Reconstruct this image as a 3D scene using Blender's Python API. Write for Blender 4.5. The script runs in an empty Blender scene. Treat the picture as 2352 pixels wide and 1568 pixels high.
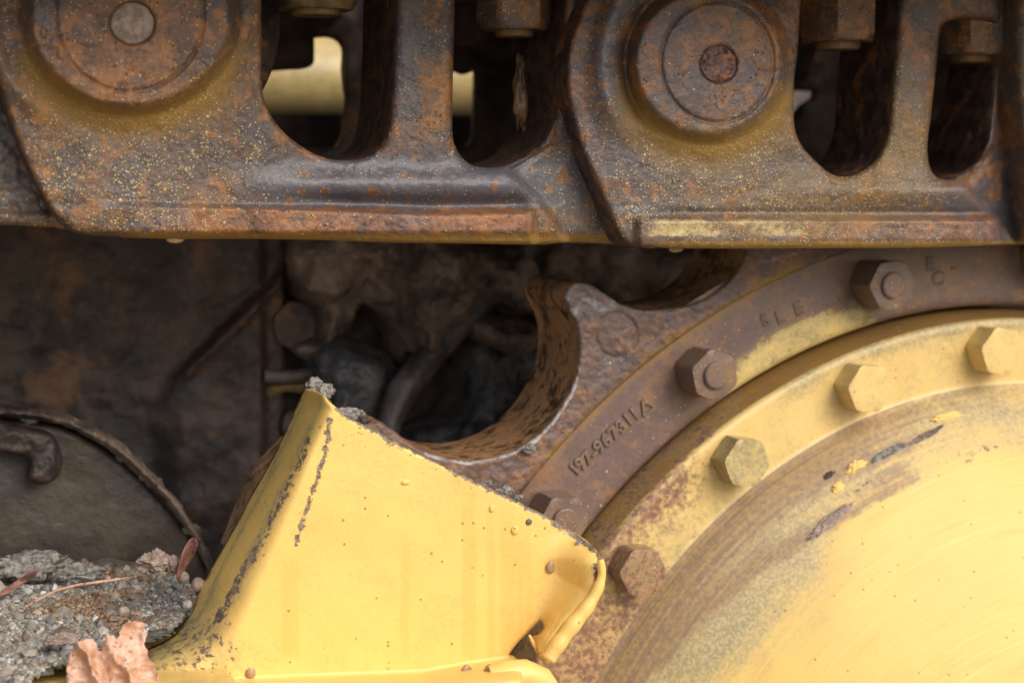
import bpy, bmesh, math, random
import numpy as np
from mathutils import Vector, Matrix, noise as mnoise
from mathutils.geometry import delaunay_2d_cdt
random.seed(7); RNG=np.random.default_rng(7)
scn=bpy.context.scene; COL=scn.collection
rad=math.radians

# ------------------------------------------------------------------ camera
F=4000.0; YAW=rad(20.5); PITCH=rad(6)
CAM=np.array([-0.30,-0.80,0.085])
FW=np.array([math.sin(YAW)*math.cos(PITCH),math.cos(YAW)*math.cos(PITCH),-math.sin(PITCH)])
RT=np.array([math.cos(YAW),-math.sin(YAW),0.0]); UP=np.cross(RT,FW)
def U(px,py,Y):
    """survey point of the photograph (2352 px wide) on the plane at depth Y"""
    px=np.asarray(px,float);py=np.asarray(py,float);Y=np.asarray(Y,float)
    dx=(px-1176)/F; dy=-(py-784)/F
    d=[dx*RT[i]+dy*UP[i]+FW[i] for i in range(3)]
    t=(Y-CAM[1])/d[1]
    return np.stack([CAM[0]+d[0]*t,Y+0*t,CAM[2]+d[2]*t],-1)
def PX(P):
    P=np.asarray(P)-CAM
    x=P@RT;y=P@UP;z=P@FW
    return 1176+F*x/z,784-F*y/z
cd=bpy.data.cameras.new('camera'); cam=bpy.data.objects.new('camera',cd); COL.objects.link(cam)
cd.sensor_width=36; cd.lens=36*F/2352; cd.clip_start=0.05; cd.clip_end=200
M=Matrix(((RT[0],UP[0],-FW[0],CAM[0]),(RT[1],UP[1],-FW[1],CAM[1]),(RT[2],UP[2],-FW[2],CAM[2]),(0,0,0,1)))
cam.matrix_world=M
cd.dof.use_dof=True; cd.dof.focus_distance=0.845; cd.dof.aperture_fstop=7.5
scn.camera=cam

# ------------------------------------------------------------------ light
w=bpy.data.worlds.new('World'); scn.world=w; w.use_nodes=True
nt=w.node_tree; bg=nt.nodes['Background']; sky=nt.nodes.new('ShaderNodeTexSky'); sky.sky_type='NISHITA'
sky.sun_disc=False; sky.sun_elevation=rad(52); sky.air_density=1.0; sky.dust_density=3.0; sky.ozone_density=1.0
SUNV=Vector((0.34,-0.74,0.66)).normalized()
sky.sun_rotation=math.atan2(SUNV.x,SUNV.y); sky.sun_elevation=math.asin(SUNV.z)
nt.links.new(sky.outputs[0],bg.inputs[0]); bg.inputs[1].default_value=0.125
sd=bpy.data.lights.new('sun','SUN'); sun=bpy.data.objects.new('sun',sd); COL.objects.link(sun)
sd.energy=1.75; sd.angle=rad(50); sd.color=(1,0.97,0.92)
sun.rotation_euler=SUNV.to_track_quat('Z','Y').to_euler(); sun.location=(0,-1,2)
scn.view_settings.view_transform='Standard'; scn.view_settings.look='None'; scn.view_settings.gamma=1
scn.view_settings.exposure=0.50; scn.view_settings.use_curve_mapping=False

# ------------------------------------------------------------------ object helpers
def tag(o,label=None,cat=None,group=None,kind=None):
    if label:o['label']=label
    if cat:o['category']=cat
    if group:o['group']=group
    if kind:o['kind']=kind
    return o
def empty(name,loc,label,cat,group=None):
    o=bpy.data.objects.new(name,None); COL.objects.link(o); o.location=Vector(loc); o.empty_display_size=.02
    return tag(o,label,cat,group)
def link(name,me,mats,parent=None,smooth=True):
    m0=mats[0] if isinstance(mats,(list,tuple)) else mats
    if 'n' not in me.attributes and m0.name.startswith('glossy_yellow'): attr(me,'n',np.tile((1,0,.1,.1),(len(me.vertices),1)))
    for an in ('m','n'):
        if an not in me.attributes: attr(me,an,np.zeros((len(me.vertices),4)))
    o=bpy.data.objects.new(name,me); COL.objects.link(o)
    for m in (mats if isinstance(mats,(list,tuple)) else [mats]): me.materials.append(m)
    if smooth is not None:
        me.polygons.foreach_set('use_smooth',[bool(smooth)]*len(me.polygons))
    if parent is not None:
        o.parent=parent; o.matrix_parent_inverse=Matrix.Translation(-Vector(parent.location))
    me.update()
    return o
def attr(me,name,arr):
    a=me.attributes.get(name) or me.attributes.new(name,'FLOAT_COLOR','POINT'); a.data.foreach_set('color',np.clip(arr,0,1).astype(np.float32).ravel())
def S(a,b,x):
    t=np.clip((np.asarray(x,float)-a)/(b-a),0,1); return t*t*(3-2*t)
def gauss(d,w): return np.exp(-(np.asarray(d)/w)**2)
def smooth(pts,closed=True,step=5.0,corners=()):
    """Catmull-Rom through points, resampled"""
    P=np.array(pts,float);n=len(P);out=[]
    rng=range(n if closed else n-1)
    for i in rng:
        p0=P[(i-1)%n] if (closed or i>0) else P[0]; p1=P[i]; p2=P[(i+1)%n]; p3=P[(i+2)%n] if (closed or i+2<n) else P[-1]
        if i in corners: p0=p1
        if (i+1)%n in corners: p3=p2
        L=np.linalg.norm(p2-p1);k=max(1,int(round(L/step)))
        t=np.arange(k)[:,None]/k
        c=0.5*((2*p1)+(-p0+p2)*t+(2*p0-5*p1+4*p2-p3)*t**2+(-p0+3*p1-3*p2+p3)*t**3)
        out.append(c)
    if not closed: out.append(P[-1:])
    return np.vstack(out)
def segdist(q,poly,closed=True):
    a=poly; b=np.roll(poly,-1,0) if closed else None
    if not closed: a,b=poly[:-1],poly[1:]
    best=np.full(len(q),1e9)
    for i in range(0,len(q),4000):
        p=q[i:i+4000,None,:]; ab=(b-a)[None]; ap=p-a[None]
        t=np.clip((ap*ab).sum(-1)/np.maximum((ab**2).sum(-1),1e-12),0,1)
        best[i:i+4000]=np.sqrt(((ap-t[...,None]*ab)**2).sum(-1)).min(1)
    return best
def ldist(x,y,pts): return segdist(np.stack([x,y],-1).reshape(-1,2),np.array(pts,float),False).reshape(np.shape(x))
def inside(q,poly):
    r=np.zeros(len(q),bool); a=poly;b=np.roll(poly,-1,0)
    for i in range(0,len(q),4000):
        x=q[i:i+4000,0:1];y=q[i:i+4000,1:2]
        c=((a[:,1]>y)!=(b[:,1]>y))&(x<(b[:,0]-a[:,0])*(y-a[:,1])/(b[:,1]-a[:,1]+1e-12)+a[:,0])
        r[i:i+4000]=c.sum(1)%2==1
    return r
def pn(x,y,s,seed=0.,oct=3):
    """cheap smooth value noise, numpy"""
    x=np.asarray(x,float)/s+seed*17.3;y=np.asarray(y,float)/s+seed*9.1;tot=0;amp=1;nn=0
    for o in range(oct):
        xi=np.floor(x).astype(int);yi=np.floor(y).astype(int);fx=x-xi;fy=y-yi
        fx=fx*fx*(3-2*fx);fy=fy*fy*(3-2*fy)
        def h(a,b):
            v=np.sin(a*127.1+b*311.7+seed*74.7)*43758.5453; return v-np.floor(v)
        tot=tot+amp*((h(xi,yi)*(1-fx)+h(xi+1,yi)*fx)*(1-fy)+(h(xi,yi+1)*(1-fx)+h(xi+1,yi+1)*fx)*fy-.5)
        nn+=amp;amp*=.5;x=x*2.03;y=y*2.03
    return tot/nn*2
def relief(name,outline,holes,Yf,depth,mats,parent=None,sp=5.0,rnd=14,rh=None,back=None,thick=None,mf=None,nf=None,wallmat=0,nw=6,edge_bias=None,jit=0.0):
    """A cast or sheet body: a closed front surface following depth Yf(x,y,d), its rim and its window walls carried back
    to depth (or by thick), optional closed back."""
    loops=[np.array(outline)]+[np.array(h) for h in holes]
    B=np.vstack(loops); mn=loops[0].min(0);mx=loops[0].max(0)
    gx=np.arange(mn[0],mx[0],sp);gy=np.arange(mn[1],mx[1],sp*.866)
    X,Yg=np.meshgrid(gx,gy); X=X+((np.arange(len(gy))%2)*sp*.5)[:,None]
    q=np.stack([X.ravel(),Yg.ravel()],-1); q=q+RNG.normal(0,sp*.04,q.shape)
    ok=inside(q,loops[0])
    for h in loops[1:]: ok&=~inside(q,h)
    q=q[ok]; d=np.minimum.reduce([segdist(q,l) for l in loops])
    q=q[d>sp*.6]
    # offset ring close to the rim for a crisp round edge
    V=np.vstack([B,q]); edges=[];o=0
    for l in loops:
        n=len(l); edges+= [(o+i,o+(i+1)%n) for i in range(n)]; o+=n
    res=delaunay_2d_cdt([Vector(v) for v in V],edges,[],0,1e-6)
    vv=np.array([tuple(v) for v in res[0]]); tri=np.array([f for f in res[2] if len(f)==3])
    cen=vv[tri].mean(1); ok=inside(cen,loops[0])
    for h in loops[1:]: ok&=~inside(cen,h)
    tri=tri[ok]
    used=np.unique(tri); remap=-np.ones(len(vv),int); remap[used]=np.arange(len(used)); vv=vv[used]; tri=remap[tri]
    a,b,c=vv[tri[:,0]],vv[tri[:,1]],vv[tri[:,2]]
    ar=(b[:,0]-a[:,0])*(c[:,1]-a[:,1])-(b[:,1]-a[:,1])*(c[:,0]-a[:,0])
    tri[ar>0]=tri[ar>0][:,::-1]     # px y is down: keep normals to the viewer
    d=np.minimum.reduce([segdist(vv,l) for l in loops])
    r=rnd(vv[:,0],vv[:,1]) if callable(rnd) else rnd*np.ones(len(vv))
    rr=(rh if rh is not None else r*0.0002)
    k=np.clip(1-d/r,0,1); off=rr*(1-np.sqrt(np.clip(1-k*k,0,1)))
    Yv=Yf(vv[:,0],vv[:,1],d)+off
    W=U(vv[:,0],vv[:,1],Yv)
    nF=len(W); mcol=mf(vv[:,0],vv[:,1],d) if mf else np.zeros((nF,4)); ncol=nf(vv[:,0],vv[:,1],d) if nf else np.zeros((nF,4))
    # boundary edges, directed
    E=np.vstack([tri[:,[0,1]],tri[:,[1,2]],tri[:,[2,0]]])
    key={}; 
    Es=set(map(tuple,E.tolist()))
    bnd=[(i,j) for (i,j) in Es if (j,i) not in Es]
    nxt={i:j for i,j in bnd}; seen=set(); chains=[]
    for s in list(nxt):
        if s in seen: continue
        ch=[];cur=s
        while cur not in seen and cur in nxt: seen.add(cur);ch.append(cur);cur=nxt[cur]
        chains.append(ch)
    verts=[W];ms=[mcol];ns=[ncol];faces=[tuple(t) for t in tri.tolist()];fm=[0]*len(faces);uvd={}
    base=nF; lastring={}
    for ch in chains:
        n=len(ch); ring=ch; p=W[ch]
        y1=(p[:,1]+thick) if thick is not None else np.full(n,depth)
        al=np.r_[0,np.cumsum(np.linalg.norm(np.diff(p,axis=0),axis=1))]
        for i,v in enumerate(ch): uvd[v]=(al[i],0)
        for j in range(1,nw+1):
            t=j/nw; pp=p.copy(); pp[:,1]=p[:,1]*(1-t)+y1*t
            if jit: 
                dn=np.array([mnoise.noise(Vector(v*90)) for v in pp]); pp[:,2]+=dn*jit; pp[:,0]+=dn*jit*.6
            ids=list(range(base,base+n)); base+=n; verts.append(pp); ms.append(mcol[ch]*[1,.3,.6,0]); ns.append(ncol[ch])
            for i in range(n): uvd[ids[i]]=(al[i],pp[i,1]-p[i,1])
            for i in range(n):
                i2=(i+1)%n; faces.append((ring[i2],ring[i],ids[i],ids[i2])); fm.append(wallmat)
            ring=ids
        for a_,b_ in zip(ch,ring): lastring[a_]=b_
    if back or thick is not None:
        t0=base; bk=W.copy(); bk[:,1]=(bk[:,1]+thick) if thick is not None else depth
        idx=np.arange(nF)+t0
        for a_,b_ in lastring.items(): idx[a_]=b_
        verts.append(bk); ms.append(mcol); ns.append(ncol)
        for t in tri.tolist(): faces.append((int(idx[t[2]]),int(idx[t[1]]),int(idx[t[0]]))); fm.append(0)
    VV=np.vstack(verts)
    me=bpy.data.meshes.new(name); me.from_pydata(VV.tolist(),[],faces)
    me.polygons.foreach_set('material_index',fm)
    attr(me,'m',np.vstack(ms)); attr(me,'n',np.vstack(ns))
    uv=me.uv_layers.new(name='uv'); 
    ua=np.zeros((len(VV),2)); ua[:,0]=VV[:,0]; ua[:,1]=VV[:,2]
    for k_,v_ in uvd.items():
        if k_>=nF or False: ua[k_]=v_
    li=np.zeros(len(me.loops),int); me.loops.foreach_get('vertex_index',li); uv.data.foreach_set('uv',ua[li].astype(np.float32).ravel())
    return link(name,me,mats,parent)
def lathe(name,c,prof,mats,parent=None,seg=720,mf=None,nf=None,a0=0,a1=2*math.pi,dent=0,seed=0,res=None):
    """surface of revolution about the sprocket axis (parallel to Y): prof=[(r,Y)]"""
    P=np.array(prof,float)
    if res:
        o=[P[:1]]
        for i in range(len(P)-1):
            k=max(1,int(np.linalg.norm(P[i+1]-P[i])/res)); t=np.arange(1,k+1)[:,None]/k; o.append(P[i]+(P[i+1]-P[i])*t)
        P=np.vstack(o)
    full=abs(a1-a0-2*math.pi)<1e-6; n=seg if full else seg+1
    A=a0+(a1-a0)*np.arange(n)/seg
    R=P[:,0][:,None]; Yv=P[:,1][:,None]+0*A[None]
    if dent: Yv=Yv+dent*pn(A[None]*R*1000,P[:,1][:,None]*1000+R*1000,40,seed)
    X=c[0]+np.cos(A)[None]*R; Z=c[2]+np.sin(A)[None]*R
    V=np.stack([X,Yv,Z],-1).reshape(-1,3); k=len(P)
    faces=[]
    for i in range(k-1):
        for j in range(n if full else n-1):
            j2=(j+1)%n; faces.append((i*n+j,i*n+j2,(i+1)*n+j2,(i+1)*n+j))
    me=bpy.data.meshes.new(name); me.from_pydata(V.tolist(),[],faces)
    px,py=PX(V)
    if mf: attr(me,'m',mf(px,py,V))
    if nf: attr(me,'n',nf(px,py,V))
    s=np.r_[0,np.cumsum(np.linalg.norm(np.diff(P,axis=0),axis=1))]
    ua=np.stack([np.broadcast_to(A[None]*0.3,(k,n)),np.broadcast_to(s[:,None],(k,n))],-1).reshape(-1,2)
    uv=me.uv_layers.new(name='uv'); li=np.zeros(len(me.loops),int); me.loops.foreach_get('vertex_index',li); uv.data.foreach_set('uv',ua[li].astype(np.float32).ravel())
    return link(name,me,mats,parent)
def col4(n,*ch):
    o=np.zeros((n,4))
    for i,c in enumerate(ch): o[:,i]=c
    return o

# ------------------------------------------------------------------ material helpers
class NT:
    def __init__(s,name):
        s.m=bpy.data.materials.new(name); s.m.use_nodes=True; s.t=s.m.node_tree; s.b=s.t.nodes['Principled BSDF']
        s.P=s.n('ShaderNodeNewGeometry').outputs['Position']
    def n(s,t): return s.t.nodes.new(t)
    def put(s,v,sock):
        if isinstance(v,bpy.types.NodeSocket): s.t.links.new(v,sock)
        elif isinstance(v,(tuple,list)) and len(v)==3 and sock.type=='RGBA': sock.default_value=(*v,1)
        else: sock.default_value=v
    def noise(s,scale,detail=4,rough=.6,dist=0,vec=None,off=(0,0,0)):
        N=s.n('ShaderNodeTexNoise'); v=vec or s.P
        if off!=(0,0,0): v=s.map(v,off)
        s.put(v,N.inputs['Vector']); N.inputs['Scale'].default_value=scale; N.inputs['Detail'].default_value=detail
        N.inputs['Roughness'].default_value=rough; N.inputs['Distortion'].default_value=dist
        return N.outputs['Fac']
    def map(s,v,off=(0,0,0),sc=(1,1,1)):
        N=s.n('ShaderNodeMapping'); s.put(v,N.inputs[0]); N.inputs[1].default_value=off; N.inputs[3].default_value=sc; return N.outputs[0]
    def vor(s,scale,vec=None,feat='F1'):
        N=s.n('ShaderNodeTexVoronoi'); N.feature=feat; s.put(vec or s.P,N.inputs['Vector']); N.inputs['Scale'].default_value=scale
        return N.outputs['Distance'],N.outputs.get('Color')
    def math(s,op,a,b=0.,c=None,clamp=False):
        N=s.n('ShaderNodeMath'); N.operation=op; N.use_clamp=clamp; s.put(a,N.inputs[0]); s.put(b,N.inputs[1])
        if c is not None: s.put(c,N.inputs[2])
        return N.outputs[0]
    def step(s,a,b,v,lo=0.,hi=1.):
        N=s.n('ShaderNodeMapRange'); N.interpolation_type='SMOOTHSTEP'; s.put(v,N.inputs[0]); s.put(a,N.inputs[1]); s.put(b,N.inputs[2])
        N.inputs[3].default_value=lo; N.inputs[4].default_value=hi; return N.outputs[0]
    def mix(s,f,a,b):
        N=s.n('ShaderNodeMix'); N.data_type='RGBA'; s.put(f,N.inputs[0]); s.put(a,N.inputs[6]); s.put(b,N.inputs[7]); return N.outputs[2]
    def mixf(s,f,a,b):
        N=s.n('ShaderNodeMix'); s.put(f,N.inputs[0]); s.put(a,N.inputs[2]); s.put(b,N.inputs[3]); return N.outputs[0]
    def at(s,name):
        N=s.n('ShaderNodeAttribute'); N.attribute_name=name; sp=s.n('ShaderNodeSeparateColor'); s.t.links.new(N.outputs['Color'],sp.inputs[0])
        return sp.outputs[0],sp.outputs[1],sp.outputs[2],N.outputs['Alpha']
    def sep(s,v):
        N=s.n('ShaderNodeSeparateColor'); s.put(v,N.inputs[0]); return N.outputs
    def uv(s): 
        N=s.n('ShaderNodeUVMap'); N.uv_map='uv'; return N.outputs[0]
    def bump(s,h,dist,strength=1.0,normal=None):
        N=s.n('ShaderNodeBump'); s.put(h,N.inputs['Height']); N.inputs['Distance'].default_value=dist; N.inputs['Strength'].default_value=strength
        if normal: s.put(normal,N.inputs['Normal'])
        return N.outputs[0]
    def out(s,color,rough,normal=None,spec=.5,**k):
        s.put(color,s.b.inputs['Base Color']); s.put(rough,s.b.inputs['Roughness']); s.put(spec,s.b.inputs['Specular IOR Level'])
        if normal: s.put(normal,s.b.inputs['Normal'])
        for a,b in k.items(): s.put(b,s.b.inputs[a.replace('_',' ')])
        return s.m

YEL=(0.76,0.54,0.18)
def metal(name,steel=(.088,.070,.070),brown=(.195,.092,.042),orange=(.40,.165,.045),pits=.5,rustamt=.5,bumps=1.0,speck=1.0,base_paint=0.0,scr=False,rough=.5,patch=55,yel=YEL,bp=1.0,hs=160,darkp=.55,grime=(.25,.205,.10),rc=((.11,.045,.03),(.33,.15,.045))):
    s=NT(name); mR,mG,mB,mA=s.at('m'); nR,nG,nB,nA=s.at('n')
    big=s.noise(18,3,.55); med=s.noise(patch,8,.68); fin=s.noise(340,6,.7); fin2=s.noise(900,3,.6,off=(3,1,2))
    spots=s.noise(120,5,.62,.3,off=(5,2,9))
    # steel <-> brown <-> orange rust
    k=s.math('ADD',s.math('MULTIPLY',med,.6),s.math('MULTIPLY',fin,.4))
    k=s.math('ADD',k,s.math('MULTIPLY_ADD',big,.5,-.25+(rustamt-.5)*.3)); k=s.math('SUBTRACT',k,s.math('MULTIPLY',mB,.13))
    c=s.mix(s.step(.40,.56,k),steel,brown)
    c=s.mix(s.math('MULTIPLY',s.step(.505,.60,s.math('ADD',s.math('MULTIPLY',spots,.65),s.math('MULTIPLY',k,.38))),.85),c,orange)
    c=s.mix(s.math('MULTIPLY',nG,s.step(.36,.62,fin)),c,(.33,.13,.06))
    # pale weathered flecks and dark pits
    c=s.mix(s.math('MULTIPLY',s.step(.52,.74,fin),.28),c,(.30,.17,.10))
    d1,_=s.vor(420); pit=s.math('MULTIPLY',s.step(.36,.18,d1),s.step(.56-.12*pits,.66,s.noise(75,4,.6,off=(1,7,3))))
    c=s.mix(s.math('MULTIPLY',pit,.8*min(1,pits*1.6)),c,(.022,.015,.017))
    # bare blue-grey steel
    st=s.math('MULTIPLY',mB,s.step(.62,.46,k)); c=s.mix(s.math('MULTIPLY',st,.75),c,(.105,.104,.132))
    sd_,sc_c=s.vor(125,s.map(s.P,(.3,.1,.7))); sch=s.sep(sc_c); sdn=s.math('ADD',sd_,s.math('MULTIPLY_ADD',s.math('ADD',s.math('MULTIPLY',fin,.5),s.math('MULTIPLY',med,.5)),1.5,-.75))
    blot=s.math('MULTIPLY',s.step(.46,.34,s.math('DIVIDE',sdn,s.math('MULTIPLY_ADD',sch[1],.8,.22))),s.math('GREATER_THAN',.75,sch[0])); blot=s.math('MULTIPLY',blot,mB)
    c=s.mix(s.math('MULTIPLY',blot,.85),c,(.24,.11,.048)); c=s.mix(s.math('MULTIPLY',s.math('MULTIPLY',blot,s.step(.09,.05,sdn)),.7),c,(.03,.02,.02))
    c=s.mix(s.math('MULTIPLY',s.step(.50,.68,s.noise(30,7,.7,.4,off=(8,8,2))),darkp),c,(.040,.027,.027))
    dust=s.math('MULTIPLY',mG,s.step(.47,.60,s.noise(1500,2,.5))); c=s.mix(s.math('MULTIPLY',dust,.36),c,(.42,.28,.095))
    # ochre silt
    ock=s.math('MULTIPLY',mR,s.step(.25,.6,s.math('ADD',med,s.math('MULTIPLY',mR,.3)))); c=s.mix(ock,c,(.29,.165,.035))
    # mud streak on paint
    # paint
    pk=s.math('ADD',nR,base_paint); edge=s.math('ADD',s.math('MULTIPLY',med,.55),s.math('MULTIPLY',fin,.45))
    pm=s.step(-.06,.09,s.math('SUBTRACT',s.math('MULTIPLY_ADD',pk,.75,.12),edge))
    pc=s.mix(s.math('MULTIPLY',s.step(.3,.75,s.noise(30,5,.6,off=(2,2,2))),.35),yel,(yel[0]*.86,yel[1]*.80,yel[2]*.75))
    pc=s.mix(s.math('MULTIPLY',mB,.55),pc,(yel[0]*.92,yel[1]*.80,yel[2]*.62))
    if scr:
        sv=s.map(s.uv(),(0,0,0),(6,420,1)); sc=s.noise(1.0,5,.7,vec=sv); sc2=s.noise(1.0,3,.6,vec=s.map(s.uv(),(3,5,0),(14,160,1)))
        pc=s.mix(s.math('MULTIPLY',s.step(.52,.7,sc),.45),pc,(.84,.62,.17)); pc=s.mix(s.math('MULTIPLY',s.step(.55,.75,sc2),.4),pc,(.62,.34,.06))
        lines=s.step(.67,.72,sc); pc=s.mix(s.math('MULTIPLY',lines,.25),pc,(.30,.22,.07))
        fin=s.mixf(.5,fin,sc)
    cf=s.math('MULTIPLY_ADD',fin,2.0,-.5); cm=s.math('MULTIPLY_ADD',med,2.2,-.6)
    if scr: cm=s.math('MULTIPLY_ADD',s.math('ADD',s.math('MULTIPLY',s.noise(1.0,7,.72,.5,vec=s.map(s.uv(),(1,2,0),(14,60,1))),.45),s.math('MULTIPLY',s.noise(38,7,.7,.3),.55)),3.0,-1.0)
    edg=s.math('ADD',s.math('MULTIPLY',cf,.45),s.math('MULTIPLY',cm,.55))
    gr=s.math('MULTIPLY',s.math('MULTIPLY',s.step(-.42,.42,s.math('SUBTRACT',nA,edg)),s.step(0,.2,nA)),.85)
    pc=s.mix(gr,pc,s.mix(s.step(.42,.62,s.noise(520,5,.7,off=(1,9,4))),grime,tuple(min(1,v*1.75) for v in grime)))
    rk=s.math('MULTIPLY',s.step(-.22,.26,s.math('SUBTRACT',nG,edg)),s.step(0,.15,nG)); rk=s.math('MULTIPLY',rk,.88)
    rc=s.mix(s.step(.42,.6,fin),*rc); pc=s.mix(rk,pc,rc)
    ck=s.step(-.03,.04,s.math('SUBTRACT',s.math('MULTIPLY_ADD',nB,.72,.06),s.math('MULTIPLY_ADD',s.math('ADD',s.math('MULTIPLY',s.noise(260,5,.6,off=(9,9,1)),.65),s.math('MULTIPLY',fin2,.35)),1.7,-.35)))
    pc=s.mix(ck,pc,s.mix(s.step(.4,.6,fin),(.12,.085,.06),(.27,.205,.14)))
    dots=s.math('MULTIPLY',s.step(.17,.09,s.vor(190)[0]),s.step(.80,.84,s.sep(s.vor(190)[1])[0])); pc=s.mix(s.math('MULTIPLY',dots,.7),pc,(.16,.10,.05))
    c=s.mix(pm,c,pc)
    # droplets of dried yellow and pale overspray
    spm=None; spk=s.step(.30,.52,s.noise(42,4,.6,off=(2,8,5)))
    for sc_,th,colr,cut in ((300,.19,(.72,.47,.15),0),(900,.36,(.62,.47,.20),1),(620,.21,(.62,.62,.60),2)):
        dd,cc=s.vor(sc_,s.map(s.P,(cut*3.1,cut*1.7,0))); ch=s.sep(cc)
        size=s.math('MULTIPLY_ADD',s.math('POWER',ch[1],2.0),.95,.30)
        on=s.math('MULTIPLY',s.step(th*1.25,th*.75,s.math('DIVIDE',dd,size)),s.math('GREATER_THAN',s.math('MULTIPLY',mG,speck*(.38,1.15,.6)[cut]),ch[0]))
        on=s.math('MULTIPLY',on,spk); c=s.mix(s.math('MULTIPLY',on,.85),c,colr); spm=on if spm is None else s.math('MAXIMUM',spm,on)
    # pale crust
    wk=s.step(-.05,.16,s.math('SUBTRACT',mA,s.math('ADD',s.math('MULTIPLY',fin,.55),s.math('MULTIPLY',s.noise(110,4,.6,off=(6,1,6)),.5)))); c=s.mix(s.math('MULTIPLY',wk,.75),c,(.48,.45,.44))
    # roughness, bump
    r=s.math('MULTIPLY_ADD',med,.40,rough-.29); r=s.mixf(s.math('MULTIPLY',st,.6),r,.36); r=s.mixf(pm,r,s.math('MULTIPLY_ADD',fin,.25,.40 if scr else .27)); r=s.mixf(ock,r,.62)
    h=s.math('ADD',s.math('MULTIPLY',med,.9),s.math('MULTIPLY',fin,.55)); h=s.math('ADD',h,s.math('MULTIPLY',fin2,.16)); h=s.math('SUBTRACT',h,s.math('MULTIPLY',pit,.35))
    h=s.math('MULTIPLY',h,s.mixf(mB,1.0,.45))
    hp=s.math('ADD',s.math('MULTIPLY',s.noise(hs,4,.5,off=(4,4,4)),.5),s.math('MULTIPLY',fin2,.06)); hp=s.math('SUBTRACT',hp,s.math('MULTIPLY',ck,.35)); hp=s.math('SUBTRACT',hp,s.math('MULTIPLY',rk,.15))
    if scr: hp=s.math('ADD',s.math('MULTIPLY',hp,.45),s.math('MULTIPLY',sc,.25))
    hp=s.math('ADD',s.math('MULTIPLY',hp,.8*bp),.5)
    H=s.mixf(pm,s.math('MULTIPLY',h,bumps),hp); H=s.math('ADD',H,s.math('MULTIPLY',spm,.22)); H=s.math('ADD',H,s.math('MULTIPLY',wk,.3))
    return s.out(c,r,s.bump(H,.0011,1.0),.5)

LINK=metal('rusted_cast_steel',steel=(.070,.056,.060),brown=(.155,.074,.036),orange=(.33,.135,.040),rough=.42,darkp=.7)
SPROCKET=metal('rusted_sprocket_steel',rough=.42,steel=(.085,.056,.064),brown=(.155,.076,.056),orange=(.34,.145,.055),rustamt=.55,pits=.3,bumps=1.1,speck=.6,patch=80)
RING=metal('weathered_ring_steel',darkp=.1,steel=(.135,.086,.078),brown=(.19,.115,.078),orange=(.26,.13,.06),rustamt=.4,pits=.12,bumps=.35,speck=.5,patch=60,rough=.46)
PAINT=metal('worn_yellow_paint',bumps=.8,speck=.4,rc=((.15,.07,.055),(.32,.155,.085)),yel=(.76,.53,.19),bp=.7)
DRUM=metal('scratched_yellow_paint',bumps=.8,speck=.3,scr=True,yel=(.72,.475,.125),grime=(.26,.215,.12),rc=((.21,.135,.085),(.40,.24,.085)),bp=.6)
def simple(name,ca,cb,cc=None,scale=60,rough=.6,bumpd=.001,detail=7,lo=.4,hi=.6,streak=False,spec=.5,**k):
    s=NT(name); vec=None
    if streak: vec=s.map(s.uv(),(0,0,0),(150,230,1)); n=s.math('ADD',s.math('MULTIPLY',s.noise(1,detail,.62,.8,vec=vec),.6),s.math('MULTIPLY',s.noise(55,4,.6),.4))
    else: n=s.noise(scale,detail,.65)
    f=s.noise(scale*6,5,.65,off=(1,1,1))
    c=s.mix(s.step(lo,hi,n),ca,cb)
    if cc: c=s.mix(s.step(.55,.66,s.noise(scale*.7,6,.65,off=(7,3,1))),c,cc)
    h=s.math('ADD',n,s.math('MULTIPLY',f,.35))
    return s.out(c,s.math('MULTIPLY_ADD',f,.3,rough-.15),s.bump(h,bumpd),spec,**k)
BORE=simple('wet_muddy_bore',(.085,.05,.03),(.46,.25,.115),(.62,.37,.18),rough=.40,bumpd=.0007,streak=True,lo=.42,hi=.53)
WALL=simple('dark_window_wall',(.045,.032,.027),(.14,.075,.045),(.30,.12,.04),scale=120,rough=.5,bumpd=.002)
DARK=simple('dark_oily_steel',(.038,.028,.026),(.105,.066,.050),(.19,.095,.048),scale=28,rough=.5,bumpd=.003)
MUD=simple('packed_brown_mud',(.11,.077,.062),(.36,.26,.20),(.10,.08,.07),scale=26,rough=.42,bumpd=.010)
GREY=simple('grey_rubber',(.05,.038,.031),(.16,.128,.112),scale=24,rough=.38,bumpd=.003)
COVER=simple('muddy_cover_plate',(.052,.038,.030),(.092,.070,.046),(.038,.027,.023),scale=22,rough=.55,bumpd=.003)
CLAY=simple('dried_clay',(.28,.20,.155),(.44,.34,.28),scale=220,rough=.7,bumpd=.002)
DIRT=simple('dark_crumbly_dirt',(.05,.035,.03),(.12,.08,.065),scale=260,rough=.6,bumpd=.003)
OCHRE=simple('ochre_silt',(.13,.08,.03),(.25,.155,.055),(.09,.055,.03),scale=90,rough=.55,bumpd=.001)
DROP=simple('brown_muddy_drop',(.28,.17,.09),(.38,.25,.13),scale=120,rough=.2,bumpd=.0003)
ICE=simple('grey_ice_crust',(.22,.185,.15),(.48,.46,.41),(.16,.11,.08),scale=330,rough=.25,bumpd=.003)

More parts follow.
